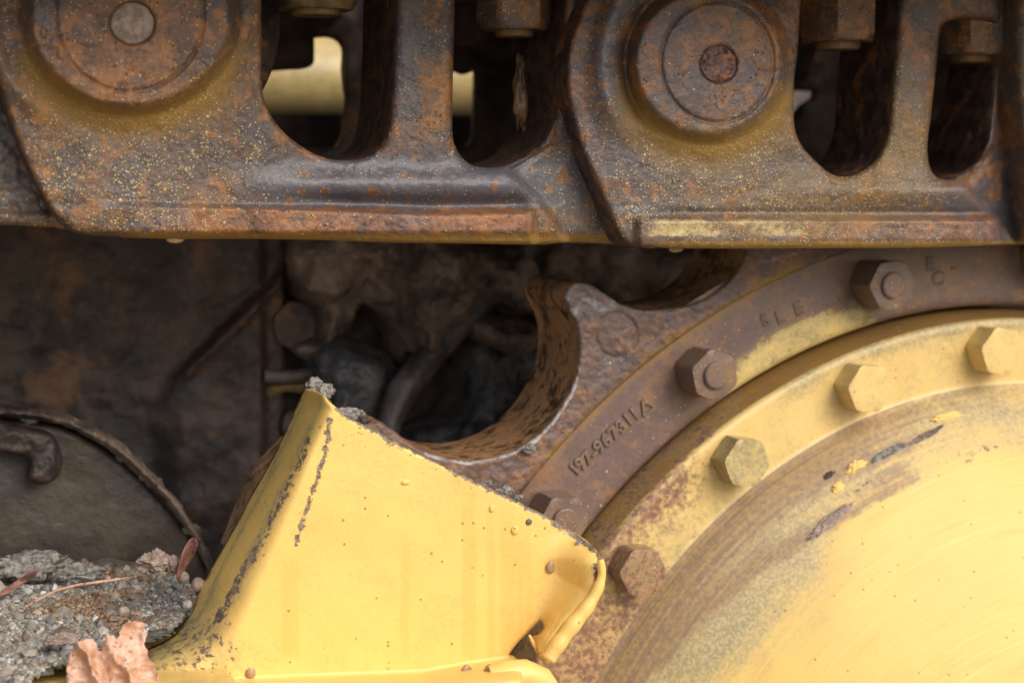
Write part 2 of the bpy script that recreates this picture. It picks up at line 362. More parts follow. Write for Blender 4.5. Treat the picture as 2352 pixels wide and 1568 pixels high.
# ------------------------------------------------------------------ track links
def ell(x,y,cx,cy,rx,ry):
    return (np.hypot((x-cx)/rx,(y-cy)/ry)-1)*(rx+ry)/2
def tbump(x,y,a=.0006,s=26,seed=1): return a*pn(x,y,s,seed,3)
W1=smooth([(598,-110),(600,0),(600,150),(604,215),(620,262),(650,302),(690,335),(730,357),(780,368),(830,365),(866,345),(888,305),(898,240),(904,120),(908,0),(908,-110),(860,-140),(650,-140)],step=5)
W2=smooth([(1046,-60),(1045,0),(1041,150),(1039,300),(1050,345),(1075,374),(1110,385),(1160,381),(1210,361),(1245,330),(1272,285),(1286,200),(1294,80),(1296,-60),(1260,-110),(1090,-110)],step=5)
OB=smooth([(-70,-180),(-60,-60),(-25,80),(0,190),(30,290),(68,385),(112,470),(145,515),(185,537),(280,545),(400,549),(600,549),(780,553),(900,557),(1100,560),(1240,562),(1300,557),(1430,561),(1520,562),(1540,450),(1480,200),(1470,-60),(1460,-180),(700,-185)],step=6,corners=(0,21,22))
def YB(x,y,d):
    Y=tbump(x,y,.0007,40,1)+tbump(x,y,.0003,9,4)
    db=ell(x,y,300,38,229,204); Y=Y-.015*(1-S(-8,30,db))-.003*(1-S(20,75,db))
    Y=Y-.0035*gauss(db-88,24)*S(260,120,x)*S(330,200,y)
    di=ell(x,y,298,34,170,177); Y=Y+.0016*gauss(di,3.6)+tbump(x,y,.0018,14,6)*gauss(di-30,24)*S(200,80,x)
    dp=ell(x,y,304,54,52,49); Y=Y+.004*(1-S(-3,3,dp))
    # lower bar and rail
    yt=np.interp(x,[180,320,700,1000,1225],[462,468,477,487,484])
    Y=Y+.005*S(590,760,x)
    Y=Y-.005*gauss(y-425,34)*S(480,760,x)*S(1240,1150,x)
    Y=Y+.004*gauss(y-(yt-16),16)*S(600,820,x)*S(1230,1180,x)
    rail=S(yt-7,yt+9,y)*S(190,340,x)*S(1238,1216,x); Y=Y-.0105*rail*S(500,760,x)-.0035*rail*(1-S(500,760,x))
    Y=Y+.003*S(528,548,y)
    # the right end steps back under the next link
    cx=np.interp(y,[-180,330,390,450,520,560],[1290,1262,1160,1228,1275,1300])
    Y=Y+.010*S(-6,16,x-cx)+.006*S(1180,1420,x)
    return Y-tbump(x,y,.0006,40,1)*S(385,410,y)*S(480,460,y)*S(560,660,x)
def nB_(x,y,d): return col4(len(x),0,.75*S(474,486,y)*S(536,528,y)*S(330,420,x)*S(1235,1215,x)+.35*gauss(ell(x,y,300,38,90,90),80),0,0)
def mB(x,y,d):
    db=ell(x,y,300,38,229,204)
    och=gauss(db-30,26)*S(60,170,y)*.95+.5*gauss(db-60,35)*S(120,260,y)
    och=och+.9*S(533,540,y)*S(240,330,x)
    sp=np.clip(.75*gauss(x-330,330)*gauss(y-400,150)+.42*gauss(x-1000,90)*gauss(y-260,150)+.75*gauss(x-1340,110)*gauss(y-470,110)+.14+.3*gauss(db-40,60)+.3*S(500,200,x)*S(460,500,y),0,.95)
    st=np.clip(S(480,700,x)*S(340,390,y)*S(482,455,y)*1.25+.5*gauss(x-935,30)+.35*gauss(x-80,60)*gauss(y-80,110)+.35*gauss(x-360,160)*gauss(y-400,90)+.5*S(1280,1300,x)+.35*gauss(y-470,8),0,1)
    return col4(len(x),np.clip(och,0,1),sp*S(548,535,y),st,0)
OC=smooth([(1395,-180),(1372,-60),(1330,40),(1306,120),(1303,200),(1318,280),(1345,360),(1372,420),(1395,475),(1418,530),(1450,561),(1520,569),(1700,571),(1900,570),(2080,569),(2200,566),(2290,562),(2360,560),(2420,555),(2480,450),(2420,200),(2420,-180)],step=6,corners=(0,19,20,21))
W3=smooth([(1846,-110),(1840,0),(1832,120),(1823,200),(1825,290),(1842,335),(1875,372),(1912,401),(1950,405),(1990,388),(2022,350),(2040,290),(2050,180),(2060,60),(2064,-60),(2030,-120),(1880,-130)],step=5)
W4=smooth([(2172,52),(2158,80),(2152,140),(2140,250),(2130,340),(2138,390),(2160,411),(2192,410),(2232,388),(2262,340),(2280,260),(2292,150),(2300,80),(2285,50),(2230,42)],step=5)
def YC(x,y,d):
    Y=tbump(x,y,.0007,38,2)+tbump(x,y,.0003,9,5)
    db=ell(x,y,1627,143,168,165); Y=Y-.011*(1-S(-8,28,db))-.003*(1-S(20,70,db))
    Y=Y-.0065*gauss(ell(x,y,1627,150,168+74,165+90),30)*S(1560,1440,x)*S(360,210,y)
    Y=Y+.005*gauss(ell(x,y,1627,150,168+22,165+30),14)*S(1600,1460,x)*S(330,220,y)
    Y=Y+.002*S(1420,1340,x)*S(430,300,y)
    di=ell(x,y,1648,143,129,139); Y=Y+.0020*gauss(di,3.0)+tbump(x,y,.0014,10,7)*gauss(di-20,14)*S(1740,1790,x)
    dp=ell(x,y,1650,148,43,43); Y=Y+.003*(1-S(-3,3,dp))
    Y=Y+.005*S(1860,2000,x)
    Y=Y-.005*gauss(y-440,32)*S(1750,2000,x)*S(2290,2200,x)
    rail=S(494,510,y)*S(1450,1476,x)*S(2300,2280,x); Y=Y-.006*rail*(1+.7*S(1800,2000,x))
    Y=Y+.002*gauss(y-488,7)*S(1460,1600,x)
    cx=np.interp(y,[-180,330,410,470,520,560],[2300,2280,2200,2250,2300,2330]); Y=Y+.012*S(-6,16,x-cx)+.012*S(2220,2400,x)
    return Y
def mC(x,y,d):
    db=ell(x,y,1627,143,168,165)
    och=gauss(db-26,24)*S(150,240,y)*.95+.5*gauss(db-60,40)*S(200,300,y)+.4*gauss(x-2060,120)*gauss(y-330,120)+.35*gauss(x-1850,200)*gauss(y-460,80)
    och=och+.9*S(551,557,y)*S(1480,1540,x)
    sp=np.clip(.95*gauss(x-1750,330)*gauss(y-440,140)+.75*gauss(x-2080,110)*gauss(y-330,150)+.2+.55*gauss(y-520,24)*S(2060,1900,x),0,.98)*S(2330,2120,x)
    st=np.clip(.75*gauss(ell(x,y,1627,150,242,255),26)*S(1560,1440,x)*S(330,200,y)+.5*gauss(x-2150,80)*gauss(y-440,40)+.4*gauss(y-478,10)+.3,0,1)
    return col4(len(x),np.clip(och,0,1),sp*S(570,556,y),st,0)
def nC(x,y,d):
    p=.50*S(494,507,y)*S(555,540,y)*S(2300,1700,x)*S(1450,1500,x)*(1+.35*pn(x,y,40,4,3))+.22*gauss(x-1950,170)*gauss(y-440,80)+.3*gauss(x-2060,60)*gauss(y-300,150)
    return col4(len(x),p,.75*S(497,505,y)*S(552,545,y)*S(1750,2000,x)*S(2300,2280,x)+.3*gauss(ell(x,y,1648,143,60,60),60),0,.6)
GL='track links hanging over the sprocket'
linkB=empty('track_link',U(600,200,.03),'rusty track link with two open windows, pale clay plug in its pin and yellow droplets','track link',GL)
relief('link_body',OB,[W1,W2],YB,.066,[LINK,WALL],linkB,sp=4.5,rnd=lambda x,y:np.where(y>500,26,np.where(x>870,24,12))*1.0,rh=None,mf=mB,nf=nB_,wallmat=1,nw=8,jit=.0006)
linkC=empty('track_link',U(1900,200,.03),'track link above the sprocket bolts with dark crumbly pin centre and yellow dusted rail','track link',GL)
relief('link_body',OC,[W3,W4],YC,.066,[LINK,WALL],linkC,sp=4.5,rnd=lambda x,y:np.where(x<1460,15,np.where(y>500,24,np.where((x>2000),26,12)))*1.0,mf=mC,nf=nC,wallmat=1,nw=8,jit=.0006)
# slivers of the neighbours
OA=smooth([(-1400,-180),(-200,-180),(60,-180),(140,100),(200,300),(240,480),(235,530),(150,527),(60,519),(-60,517),(-1400,500)],step=9,corners=(0,10,3))
linkA=empty('track_link',U(-200,200,.03),'rough pitted track link at the left edge behind the clay plugged one','track link',GL)
relief('link_body',OA,[],lambda x,y,d:.022+.0025*pn(x,y,16,3)+.001*pn(x,y,5,8)*S(470,430,y)-.004*S(480,500,y),.066,[LINK],linkA,sp=6,rnd=20,mf=lambda x,y,d:col4(len(x),.2,.35*S(380,450,y),.7,.0))
OD=smooth([(2332,-180),(2331,0),(2331,150),(2338,260),(2350,360),(2362,450),(2372,520),(2400,556),(2500,570),(4300,560),(4300,-180)],step=8,corners=(0,8,9,10))
linkD=empty('track_link',U(2700,200,.03),'dark track link edge at the far right of the row','track link',GL)
relief('link_body',OD,[],lambda x,y,d:.0+tbump(x,y,.001,30,9),.066,[LINK],linkD,sp=12,rnd=30,mf=lambda x,y,d:col4(len(x),.1,.1,.2,.0))

# pin plugs
def blob_disc(name,cx,cy,rx,ry,Y,mat,parent,bulge=.001,rough=.0008,seed=0,label=None):
    th=np.linspace(0,2*math.pi,60,endpoint=False); rr=1+.03*pn(np.cos(th)*50,np.sin(th)*50,20,seed)
    o=np.stack([cx+rx*rr*np.cos(th),cy+ry*rr*np.sin(th)],-1)
    ob=relief(name,o,[],lambda x,y,d:Y-bulge*S(0,rx*.7,d)+rough*pn(x,y,12,seed,4),Y+.006,mat,parent,sp=3,rnd=5)
    if label: ob['label']=label
    return ob
blob_disc('pin_plug',304,54,51,48,-.0168,CLAY,linkB,.0008,.0007,1,'pale clay plug in the pin bore')
blob_disc('pin_plug',1650,148,43,43,-.0135,SPROCKET,linkC,.0008,.0020,2,'dark crumbly dirt filling the pin bore')
# bushings of the chain behind the outer links
def cylY(name,c,r,y0,y1,mat,parent,seg=96,bev=.003,inner=0,tilt=0):
    prof=[(max(inner,1e-5),y0),(r-bev,y0),(r-bev*.3,y0+bev*.3),(r,y0+bev),(r,y1)]
    return lathe(name,c,prof,mat,parent,seg=seg,res=.004,dent=.0008)
pB=U(300,38,.085); cylY('bushing',pB,float(np.linalg.norm(U(630,38,.085)-pB)),.068,.115,WALL,linkB)
pC=U(1640,150,.085); cylY('bushing',pC,.034,.068,.115,WALL,linkC)

# hanging nuts of the shoe bolts (axis vertical)
def hexprism(r,h,seg=6,bev=.08,rot=0):
    """profile rings of a chamfered hex nut, along +Z from 0 to h; returns verts, faces"""
    rings=[]; n=48
    th=np.arange(n)*2*math.pi/n
    def hexr(t): 
        a=((t-rot+math.pi/6)%(math.pi/3))-math.pi/6; return r*math.cos(math.pi/6)/np.cos(a)
    for z,cap in ((0,0.0),(0,r*.84),(h*.02,r*.90),(h*.08,r*.995),(h*.2,9),(h*.5,9),(h*.8,9),(h*.93,r*.998),(h*.985,r*.955),(h*.999,r*.90),(h,r*.62),(h,r*.3),(h,0.0)):
        rr=np.minimum(hexr(th),cap); rings.append(np.stack([rr*np.cos(th),rr*np.sin(th),np.full(n,z)],-1))
    V=np.vstack(rings); Fc=[]
    for i in range(len(rings)-1):
        for j in range(n): Fc.append((i*n+j,i*n+(j+1)%n,(i+1)*n+(j+1)%n,(i+1)*n+j))
    return V,Fc
def meshfrom(name,V,Fc,mat,parent,m=None,n=None,smooth=True,sharp=32):
    me=bpy.data.meshes.new(name); me.from_pydata(np.asarray(V).tolist(),[],Fc)
    bm=bmesh.new(); bm.from_mesh(me); bmesh.ops.remove_doubles(bm,verts=bm.verts,dist=1e-7); bm.normal_update()
    bmesh.ops.recalc_face_normals(bm,faces=bm.faces)
    for e in bm.edges:
        if len(e.link_faces)==2 and e.calc_face_angle(0)>rad(sharp): e.smooth=False
    bm.to_mesh(me); bm.free(); k=len(me.vertices)
    if m is not None: attr(me,'m',np.tile(m,(k,1)))
    if n is not None: attr(me,'n',np.tile(n,(k,1)))
    return link(name,me,mat,parent,smooth)
def vnut(cx,ybot,hw,Y,parent,rot,mat,yend,endhw,label):
    c=U(cx,ybot,Y); r=float(np.linalg.norm(U(cx+hw,ybot,Y)-c))*1.0
    V,Fc=hexprism(r,.05,rot=rot); V=V+c
    V=V+np.array([[mnoise.noise(Vector(v*140)) for v in V]]).T*.0006
    b=meshfrom('shoe_bolt',V,Fc,mat,parent,(.12 if mat is LINK else .5,.25,.1,0),None,sharp=28); b['label']=label
    r2=r*endhw/hw; d=float(c[2]-U(cx,yend,Y)[2]); V,Fc=hexprism(r2,.02,rot=0)
    th=np.arctan2(V[:,1],V[:,0]); n=48; k=len(V)//n; rr=np.array([0,.86,.93,.99,1,1,1,1,1,1,.6,.3,0])*r2
    for i in range(k): V[i*n:(i+1)*n,:2]=np.stack([rr[i]*np.cos(np.arange(n)*2*math.pi/n),rr[i]*np.sin(np.arange(n)*2*math.pi/n)],-1)
    V=V+c-[0,0,d]
    o=meshfrom('bolt_end',V,Fc,mat,b,(.4,.2,.1,0)); o.parent=b; o.matrix_parent_inverse=Matrix.Translation(-Vector(parent.location)) if False else Matrix.Identity(4)
    return b
vnut(724,24,97,.033,linkB,.2,OCHRE,38,58,'hex nut caked in ochre silt')
vnut(1180,70,82,.036,linkB,.35,LINK,86,42,'rust brown nut with square shoulders')
vnut(1922,98,84,.036,linkC,.5,LINK,116,46,'brown nut with ochre lower rim')
vnut(2232,128,74,.036,linkC,.42,LINK,146,40,'orange rusted nut in the right window')

# track shoes carried by the links, just above the picture
top=float(U(600,-150,0)[2])
for k,(x0,x1,l) in enumerate(((-.95,-.335,'track shoe plate bolted over the left link'),(-.33,.0,'track shoe plate bolted over the clay plugged link'),(.005,.36,'track shoe plate bolted over the yellow dusted link'),(.365,.95,'track shoe plate bolted over the far right link'))):
    bm=bmesh.new(); bmesh.ops.create_cube(bm,size=1,matrix=Matrix.Translation(((x0+x1)/2,.17,top+.012))@Matrix.Diagonal((x1-x0-.006,.57,.024,1)))
    bmesh.ops.create_cube(bm,size=1,matrix=Matrix.Translation((x0+.04,.19,top+.05))@Matrix.Diagonal((.02,.53,.06,1)))
    bmesh.ops.bevel(bm,geom=bm.edges[:],offset=.003,segments=2,affect='EDGES')
    me=bpy.data.meshes.new('track_shoe'); bm.to_mesh(me); bm.free(); o=link('track_shoe',me,LINK,None,False); tag(o,l,'track shoe','track shoes above the links')

# far row of links
H1=smooth([(540,168),(650,162),(700,158),(720,146),(722,120),(722,88),(755,86),(776,96),(789,122),(792,180),(788,300),(770,340),(540,340)],step=6,corners=(0,5,11,12))
H2=smooth([(1020,160),(1048,168),(1066,172),(1091,162),(1091,200),(1087,300),(1072,335),(1020,335)],step=6,corners=(0,3,7))
H3=smooth([(1800,208),(1869,210),(1866,222),(1850,236),(1832,250),(1800,300)],step=6,corners=(0,1,5))
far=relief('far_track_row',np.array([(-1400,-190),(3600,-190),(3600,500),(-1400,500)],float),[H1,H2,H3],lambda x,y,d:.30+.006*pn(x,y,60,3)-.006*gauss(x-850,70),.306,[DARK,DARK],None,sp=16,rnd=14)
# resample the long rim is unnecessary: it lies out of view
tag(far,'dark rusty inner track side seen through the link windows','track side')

# yellow beam far behind, added bounce-blocking plate under it
def tube(name,pts,radii,mat,parent=None,seg=20,cap=True):
    P=[Vector(p) for p in pts]; V=[];Fc=[]; n=len(P); up=None
    for i,p in enumerate(P):
        t=(P[min(i+1,n-1)]-P[max(i-1,0)]).normalized()
        if up is None: up=t.orthogonal().normalized()
        up=(up-t*up.dot(t)).normalized(); b=t.cross(up); r=radii[i] if hasattr(radii,'__len__') else radii
        for k in range(seg):
            a=2*math.pi*k/seg; V.append(p+(up*math.cos(a)+b*math.sin(a))*r)
    for i in range(n-1):
        for k in range(seg): Fc.append((i*seg+k,i*seg+(k+1)%seg,(i+1)*seg+(k+1)%seg,(i+1)*seg+k))
    if cap: Fc.append(tuple(range(seg))[::-1]); Fc.append(tuple((n-1)*seg+k for k in range(seg)))
    return V,Fc
a=U(-300,165,.60)
x1=float(U(1100,200,.60)[0])
V,Fc=tube('b',[(a[0]+(x1-a[0])*t,.62,a[2]) for t in np.linspace(0,1,12)],.036,None,seg=48)
b=meshfrom('frame_beam',V,Fc,PAINT,None,(0,0,0,0),(1,.05,.1,.62)); tag(b,'blurred yellow round beam far behind the link windows','beam')
def box(name,lo,hi,mat,parent=None,bev=.004,smooth=False):
    bm=bmesh.new(); lo=Vector(lo);hi=Vector(hi); c=(lo+hi)/2; s=hi-lo
    bmesh.ops.create_cube(bm,size=1,matrix=Matrix.Translation(c)@Matrix.Diagonal((*s,1)))
    if bev: bmesh.ops.bevel(bm,geom=bm.edges[:],offset=bev,segments=2,affect='EDGES')
    me=bpy.data.meshes.new(name); bm.to_mesh(me); bm.free(); return link(name,me,mat,parent,smooth)
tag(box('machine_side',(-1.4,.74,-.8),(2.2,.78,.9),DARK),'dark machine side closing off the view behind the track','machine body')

zb=float(U(700,262,.48)[2]); tag(box('bounce_blocker',(-1.3,.48,-.55),(1.6,.50,zb),DARK),'added dark plate blocking bounce light below the far yellow beam','plate')  # added plate: keeps ground bounce off the beam, leaves black below it
# ------------------------------------------------------------------ sprocket
def fitc(pts,Y):
    q=U(np.array(pts)[:,0],np.array(pts)[:,1],Y)[:,[0,2]]
    Mx=np.c_[2*q,np.ones(len(q))]; s=np.linalg.lstsq(Mx,(q**2).sum(1),rcond=None)[0]; return s[:2],math.sqrt(s[2]+s[0]**2+s[1]**2)
k=2352/4096
groove=[(x*k,y*k) for x,y in [(2474,2000),(2705,1753),(2832,1644),(3042,1510),(3191,1417),(3446,1318),(3701,1254),(3893,1228),(4096,1225),(2336,2128),(2527,1916)]]
flange=[(x*k,y*k) for x,y in [(3000,1633),(3255,1490),(3510,1375),(3765,1305),(4084,1277),(2593,2000),(3200,1525),(2405,2197),(2521,2059),(2707,1900)]]
domeL=[(x*k,y*k) for x,y in [(2700,2255),(2963,2002),(3160,1864),(3423,1713),(3083,1900),(3663,1598),(3829,1566),(4084,1538),(2368,2727),(2495,2525),(2601,2366),(2797,2149)]]
toothL=[(1263,1049),(1364,952),(1465,855),(1586,759),(1666,714),(1747,658),(1837,606)]
YR=.060
cc,RG=fitc(groove,YR)
def rfit(pts,Y):
    q=U(np.array(pts)[:,0],np.array(pts)[:,1],Y)[:,[0,2]]; rr=np.hypot(q[:,0]-cc[0],q[:,1]-cc[1]); return rr.mean(),rr.std()
# depth of the flange face: where its edge has the best common centre
best=min(((rfit(flange,y)[1],y) for y in np.arange(.0,.06,.002))); YF=best[1]; RF=rfit(flange,YF)[0]
RD,sdD=rfit(domeL,YF-.002); RT_,_=rfit(toothL,YR-.004)
C3=np.array([cc[0],YR,cc[1]])
spr=empty('drive_sprocket',C3,'bolted drive sprocket with worn rusty teeth and yellow final drive drum','sprocket')
# toothed rim
fr=[(560,1300),(640,1120),(760,1000),(830,975),(870,968),(900,985),(940,1015),(985,1040),(1030,1053),(1080,1058),(1130,1052),(1180,1034),(1230,1003),(1275,955),(1308,900),(1326,845),(1330,790),(1322,740),(1305,705),(1298,680),(1306,660),(1325,650),(1352,652),(1385,672),(1420,695),(1465,709),(1515,713),(1565,706),(1615,688),(1660,658),(1695,615),(1712,570),(1722,520),(1760,490),(1830,480),(1880,520),(1940,545),(2010,548),(2080,530),(2130,490),(2160,440),(2200,420),(2500,400)]
front=smooth(fr,closed=False,step=5)
q=U(front[:,0],front[:,1],YR-.004)
# close along an arc a bit inside the ring edge
ang=lambda p:np.arctan2(p[...,2]-cc[1],p[...,0]-cc[0])
a_s=float(ang(q[0])); a_e=float(ang(q[-1])); arc=np.linspace(a_e,a_s,160)
ain=np.stack([cc[0]+RT_*np.cos(arc),np.full(160,YR-.004),cc[1]+RT_*np.sin(arc)],-1)
ax,ay=PX(ain); outl=np.vstack([front,np.stack([ax,ay],-1)])
def YT(x,y,d): return YR-.004+tbump(x,y,.0010,26,11)+tbump(x,y,.0005,8,12)+.0012*gauss(ell(x,y,1416,770,47,50),2.6)+.004*S(30,0,ldist(x,y,[(1298,690),(1330,655),(1390,670)]))*0
def mT(x,y,d):
    e=ldist(x,y,[(985,1040),(1080,1058),(1180,1034),(1230,1003),(1275,955),(1308,900),(1324,850)])
    e2=ldist(x,y,[(1310,700),(1340,660),(1390,690)]); e3=ldist(x,y,[(1465,712),(1565,706),(1640,672)]); e4=ldist(x,y,[(1760,600),(1860,575)])
    inner=ldist(x,y,toothL)
    return col4(len(x),.75*gauss(inner,11)+.15,.18*gauss(x-1340,120),.45*gauss(e2,40)+.25,np.clip(.64*gauss(e-6,11)+.58*gauss(e2-20,24)+.55*gauss(e3-5,8)+.55*gauss(e4,14),0,1))
relief('toothed_rim',outl,[],YT,.118,[SPROCKET,BORE],spr,sp=4.5,rnd=9,mf=mT,wallmat=1,nw=14,jit=.0004)
def mR_(px,py,V):
    n=len(px); return col4(n,.55*gauss(ldist(px,py,toothL)-3,6)+.25*gauss(px-2100,200)*gauss(py-640,90),.22,.15,0)
def nR_(px,py,V):
    r=np.hypot(V[:,0]-cc[0],V[:,2]-cc[1]); t=(r-RG)/(RT_-RG)
    p=.78*gauss(px-1820,190)*S(.75,.05,t)+.35*S(1900,2300,px)*S(1.1,.0,t)*0+.22*S(1500,1650,px)*S(.8,.1,t)
    return col4(n:=len(px),p,.1,0,.55)
prof=[(RT_+.012,YR+.0005),(RG+.004,YR),(RG+.0015,YR+.0007),(RG,YR+.004),(RG-.001,YR+.03)]
lathe('bolt_ring',C3,prof,RING,spr,seg=900,mf=mR_,nf=nR_,res=.003,dent=.0003,seed=3)
flange_sorted=sorted(flange)
# drive flange: side wall, chamfer, face
def mF_(px,py,V): return col4(len(px),.75*S(RF-.001,RF+.001,np.hypot(V[:,0]-cc[0],V[:,2]-cc[1])),.12,.1,.35*S(.004,0,abs(np.hypot(V[:,0]-cc[0],V[:,2]-cc[1])-RF))*S(1700,1500,px))
def nF_(px,py,V):
    r=np.hypot(V[:,0]-cc[0],V[:,2]-cc[1]); side=V[:,1]>YF+.002
    lo=S(1000,1180,py)*S(1720,1560,px); 
    de=ldist(px,py,flange_sorted); rust=.26*lo+.42*S(110,5,de)*S(1830,1620,px)*S(1000,1080,py)+.42*S(1280,1400,py)
    rust=np.where(side,.50+.12*gauss(py-1080,100),rust)
    paint=np.where(side,np.clip(.56-.25*S(1650,1850,px),0,1),1.0-.35*S(1380,1480,py))
    grime=np.where(side,.62+.3*S(1600,1900,px),.22+.30*gauss(py-1250,100)+.5*gauss(r-RF+.002,.006)*S(1750,1850,px))
    return col4(len(px),paint,np.clip(rust,0,1),.12,grime)
prof=[(RG-.0024,YR+.03),(RG-.0024,YR+.004),(RG-.0032,YR-.001),(RF+.0008,YF+.004),(RF,YF+.001),(RF-.0015,YF),(RD,YF),(RD-.0005,YF-.0005)]
lathe('drive_flange',C3,prof,PAINT,spr,seg=900,mf=mF_,nf=nF_,res=.003,dent=.0002,seed=5)
# drum
def nD_(px,py,V):
    n=len(px); dl=ldist(px,py,domeL[::1] and sorted(domeL))
    tleft=S(2000,1500,px+(py-1300)*.15)
    rust=.62*S(260,10,dl)*S(2350,1650,px)+.36*S(130,10,dl)+.45*gauss(ldist(px,py,[(1450,1568),(1600,1400),(1760,1290),(1900,1200),(2080,1080)]),26)+.42*gauss(ldist(px,py,[(1800,1270),(1990,1160),(2150,1070),(2352,1020)]),9)
    rust=rust+.45*gauss(ldist(px,py,[(1890,1090),(2000,1060),(2110,1010)]),20)
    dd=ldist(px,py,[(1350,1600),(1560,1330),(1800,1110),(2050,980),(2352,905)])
    gr=.58*S(360,60,dd)*S(2100,1500,px)+.62*S(210,10,dd)+.42*gauss(ldist(px,py,[(1500,1600),(1700,1400),(1850,1290)]),90)+.10  # grime; its rim band also paints in shade from the link above
    chips=.55*gauss(ldist(px,py,[(1900,1150),(2080,1075),(2200,1040),(2352,1010)]),8)+.5*gauss(ldist(px,py,[(2180,1080),(2240,1060)]),10)+.08
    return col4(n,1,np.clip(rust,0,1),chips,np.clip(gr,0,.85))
prof=[(RD,YF-.0003)]
for t in np.linspace(0,1,60):
    r=RD-.0015-.29*t**1.15; prof.append((r,YF-.001-.105*math.sin(min(1,t*1.02)*math.pi/2)**.95))
prof.append((.02,prof[-1][1]-.001))
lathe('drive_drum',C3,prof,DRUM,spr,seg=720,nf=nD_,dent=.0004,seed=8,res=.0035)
# bolts and nuts
def hbolt(px,py,Yb,h,rpx,name,rot,mat,m=None,n=None,end=None,label=None):
    """px,py: centre of the outer face in the survey"""
    c=U(px,py,Yb-h); r=rpx*float(U(px,py+1,Yb-h)[2]*-1+U(px,py,Yb-h)[2])
    V,Fc=hexprism(r,h,rot=rot); V=np.stack([c[0]+V[:,0],Yb-V[:,2],c[2]+V[:,1]],-1)
    V=V+np.array([[mnoise.noise(Vector(v*90)) for v in V]]).T*.00035
    o=meshfrom(name,V,Fc,mat,spr,m,n,sharp=30)
    if label:o['label']=label
    if end:
        r2=r*end[0]; prof=[(.0001,-end[1]),(r2*.85,-end[1]),(r2*.97,-end[1]+.0006),(r2,-end[1]+.002),(r2,.002)]
        vs=[];fs=[];ns=32
        for (rr,yy) in prof:
            for j in range(ns): vs.append((c[0]+rr*math.cos(2*math.pi*j/ns),c[1]+yy,c[2]+rr*math.sin(2*math.pi*j/ns)))
        for i in range(len(prof)-1):
            for j in range(ns): fs.append((i*ns+j,i*ns+(j+1)%ns,(i+1)*ns+(j+1)%ns,(i+1)*ns+j))
        e=meshfrom('thread_end',vs,fs,mat,o,m,n); e.matrix_parent_inverse=Matrix.Identity(4)
    return o
hb=.0160
for (x,y,rt,lab,nn,mm) in ((2304,808,.35,'clean yellow bolt head nearest the right edge',(1,.05,.15,.25),(0,.1,0,0)),(2000,893,.42,'yellow bolt head with worn cross marks',(1,.05,.2,.3),(0,.1,0,0)),
      (1717,1063,.40,'greyish yellow bolt head with dark left sides',(1,.12,.25,.75),(0,.1,0,.1)),(1478,1315,.45,'heavily rusted flaking bolt head',(.60,.62,.3,.6),(0,.1,.2,.4)),(1256,1628,.4,'bolt head low behind the rolled guard edge',(.8,.3,.2,.6),(0,.1,0,0))):
    hbolt(x,y,YF,hb,60,'flange_bolt',rt,PAINT,mm,nn,label=lab)
for (x,y,rt,lab,nn) in ((2050,655,.55,'rusty nut in the shade of the link',(.12,.1,0,.6)),(1643,862,.2,'grey brown nut beside the cast number',(0,0,0,0)),(1297,1196,.5,'nut half hidden by the yellow guard',(0,.1,0,.4)),(2440,592,.3,'nut at the right picture edge',(0,.1,0,.4))):
    hbolt(x,y,YR,.0222 if x!=2440 else .02,62,'ring_nut',rt,RING,(.2,.15,.3,0),nn,end=(.50,.0026),label=lab)

# raised casting number and faint stamped letters
def glyph(ch,size,pos,rot,depth):
    cu=bpy.data.curves.new('glyph','FONT'); cu.body=ch; cu.size=size; cu.align_x='CENTER'; cu.align_y='CENTER'; cu.extrude=depth; cu.bevel_depth=.00012; cu.bevel_resolution=1; cu.offset=.0002
    o=bpy.data.objects.new('glyph',cu); COL.objects.link(o); dg=bpy.context.evaluated_depsgraph_get(); dg.update()
    me=bpy.data.meshes.new_from_object(o.evaluated_get(dg)); 
    R=Matrix.Rotation(rot,4,'Y')@Matrix.Rotation(math.pi/2,4,'X')   # letters face -Y
    me.transform(Matrix.Translation(Vector(pos))@R)
    v=np.zeros(len(me.vertices)*3); me.vertices.foreach_get('co',v); f=[tuple(p.vertices) for p in me.polygons]
    bpy.data.objects.remove(o); return v.reshape(-1,3),f
def writing(name,items,Y,depth,mat,m,n,label):
    VV=[];FF=[];b=0
    for ch,px,py,hpx,tilt in items:
        p=U(px,py,Y); s=hpx*float(U(px,py,Y)[2]-U(px,py+1,Y)[2])
        if ch=='△':
            w_=s*.40;hh=s*.36;t=s*.085; v=[];f=[]
            P=[(-w_,-hh),(w_,-hh),(0,hh)]
            for i in range(3):
                a=Vector(P[i]);c_=Vector(P[(i+1)%3]); d=(c_-a).normalized(); nn=Vector((-d.y,d.x))*t; q_=[a-nn,c_-nn,c_+nn,a+nn]; k0=len(v)
                for yy in (-depth-.0002-.00007*i,depth):
                    for z in q_: 
                        x_=z.x*math.cos(tilt)-z.y*math.sin(tilt); z_=z.x*math.sin(tilt)+z.y*math.cos(tilt); v.append((p[0]+x_,p[1]+yy,p[2]+z_))
                f+=[(k0,k0+1,k0+2,k0+3)]+[(k0+j,k0+4+j,k0+4+(j+1)%4,k0+(j+1)%4) for j in range(4)]
            v=np.array(v)
        else: v,f=glyph(ch,s*1.25,p,-tilt,depth)
        VV.append(v);FF+=[tuple(i+b for i in g) for g in f];b+=len(v)
    o=meshfrom(name,np.vstack(VV),FF,mat,spr,m,n,sharp=40); o['label']=label
num='197-967311△'
xs=[1321,1334,1349,1362,1376,1393,1410,1427,1443,1458,1484]; ys=[1079,1066,1053,1041,1027,1012,995,979,964,951,932]
items=[]
for ch,x,y in zip(num,xs,ys):
    p=U(x,y,YR); t=math.atan2(p[2]-cc[1],p[0]-cc[0])-math.pi/2; items.append((ch,x,y,44 if ch=='△' else 36,t))
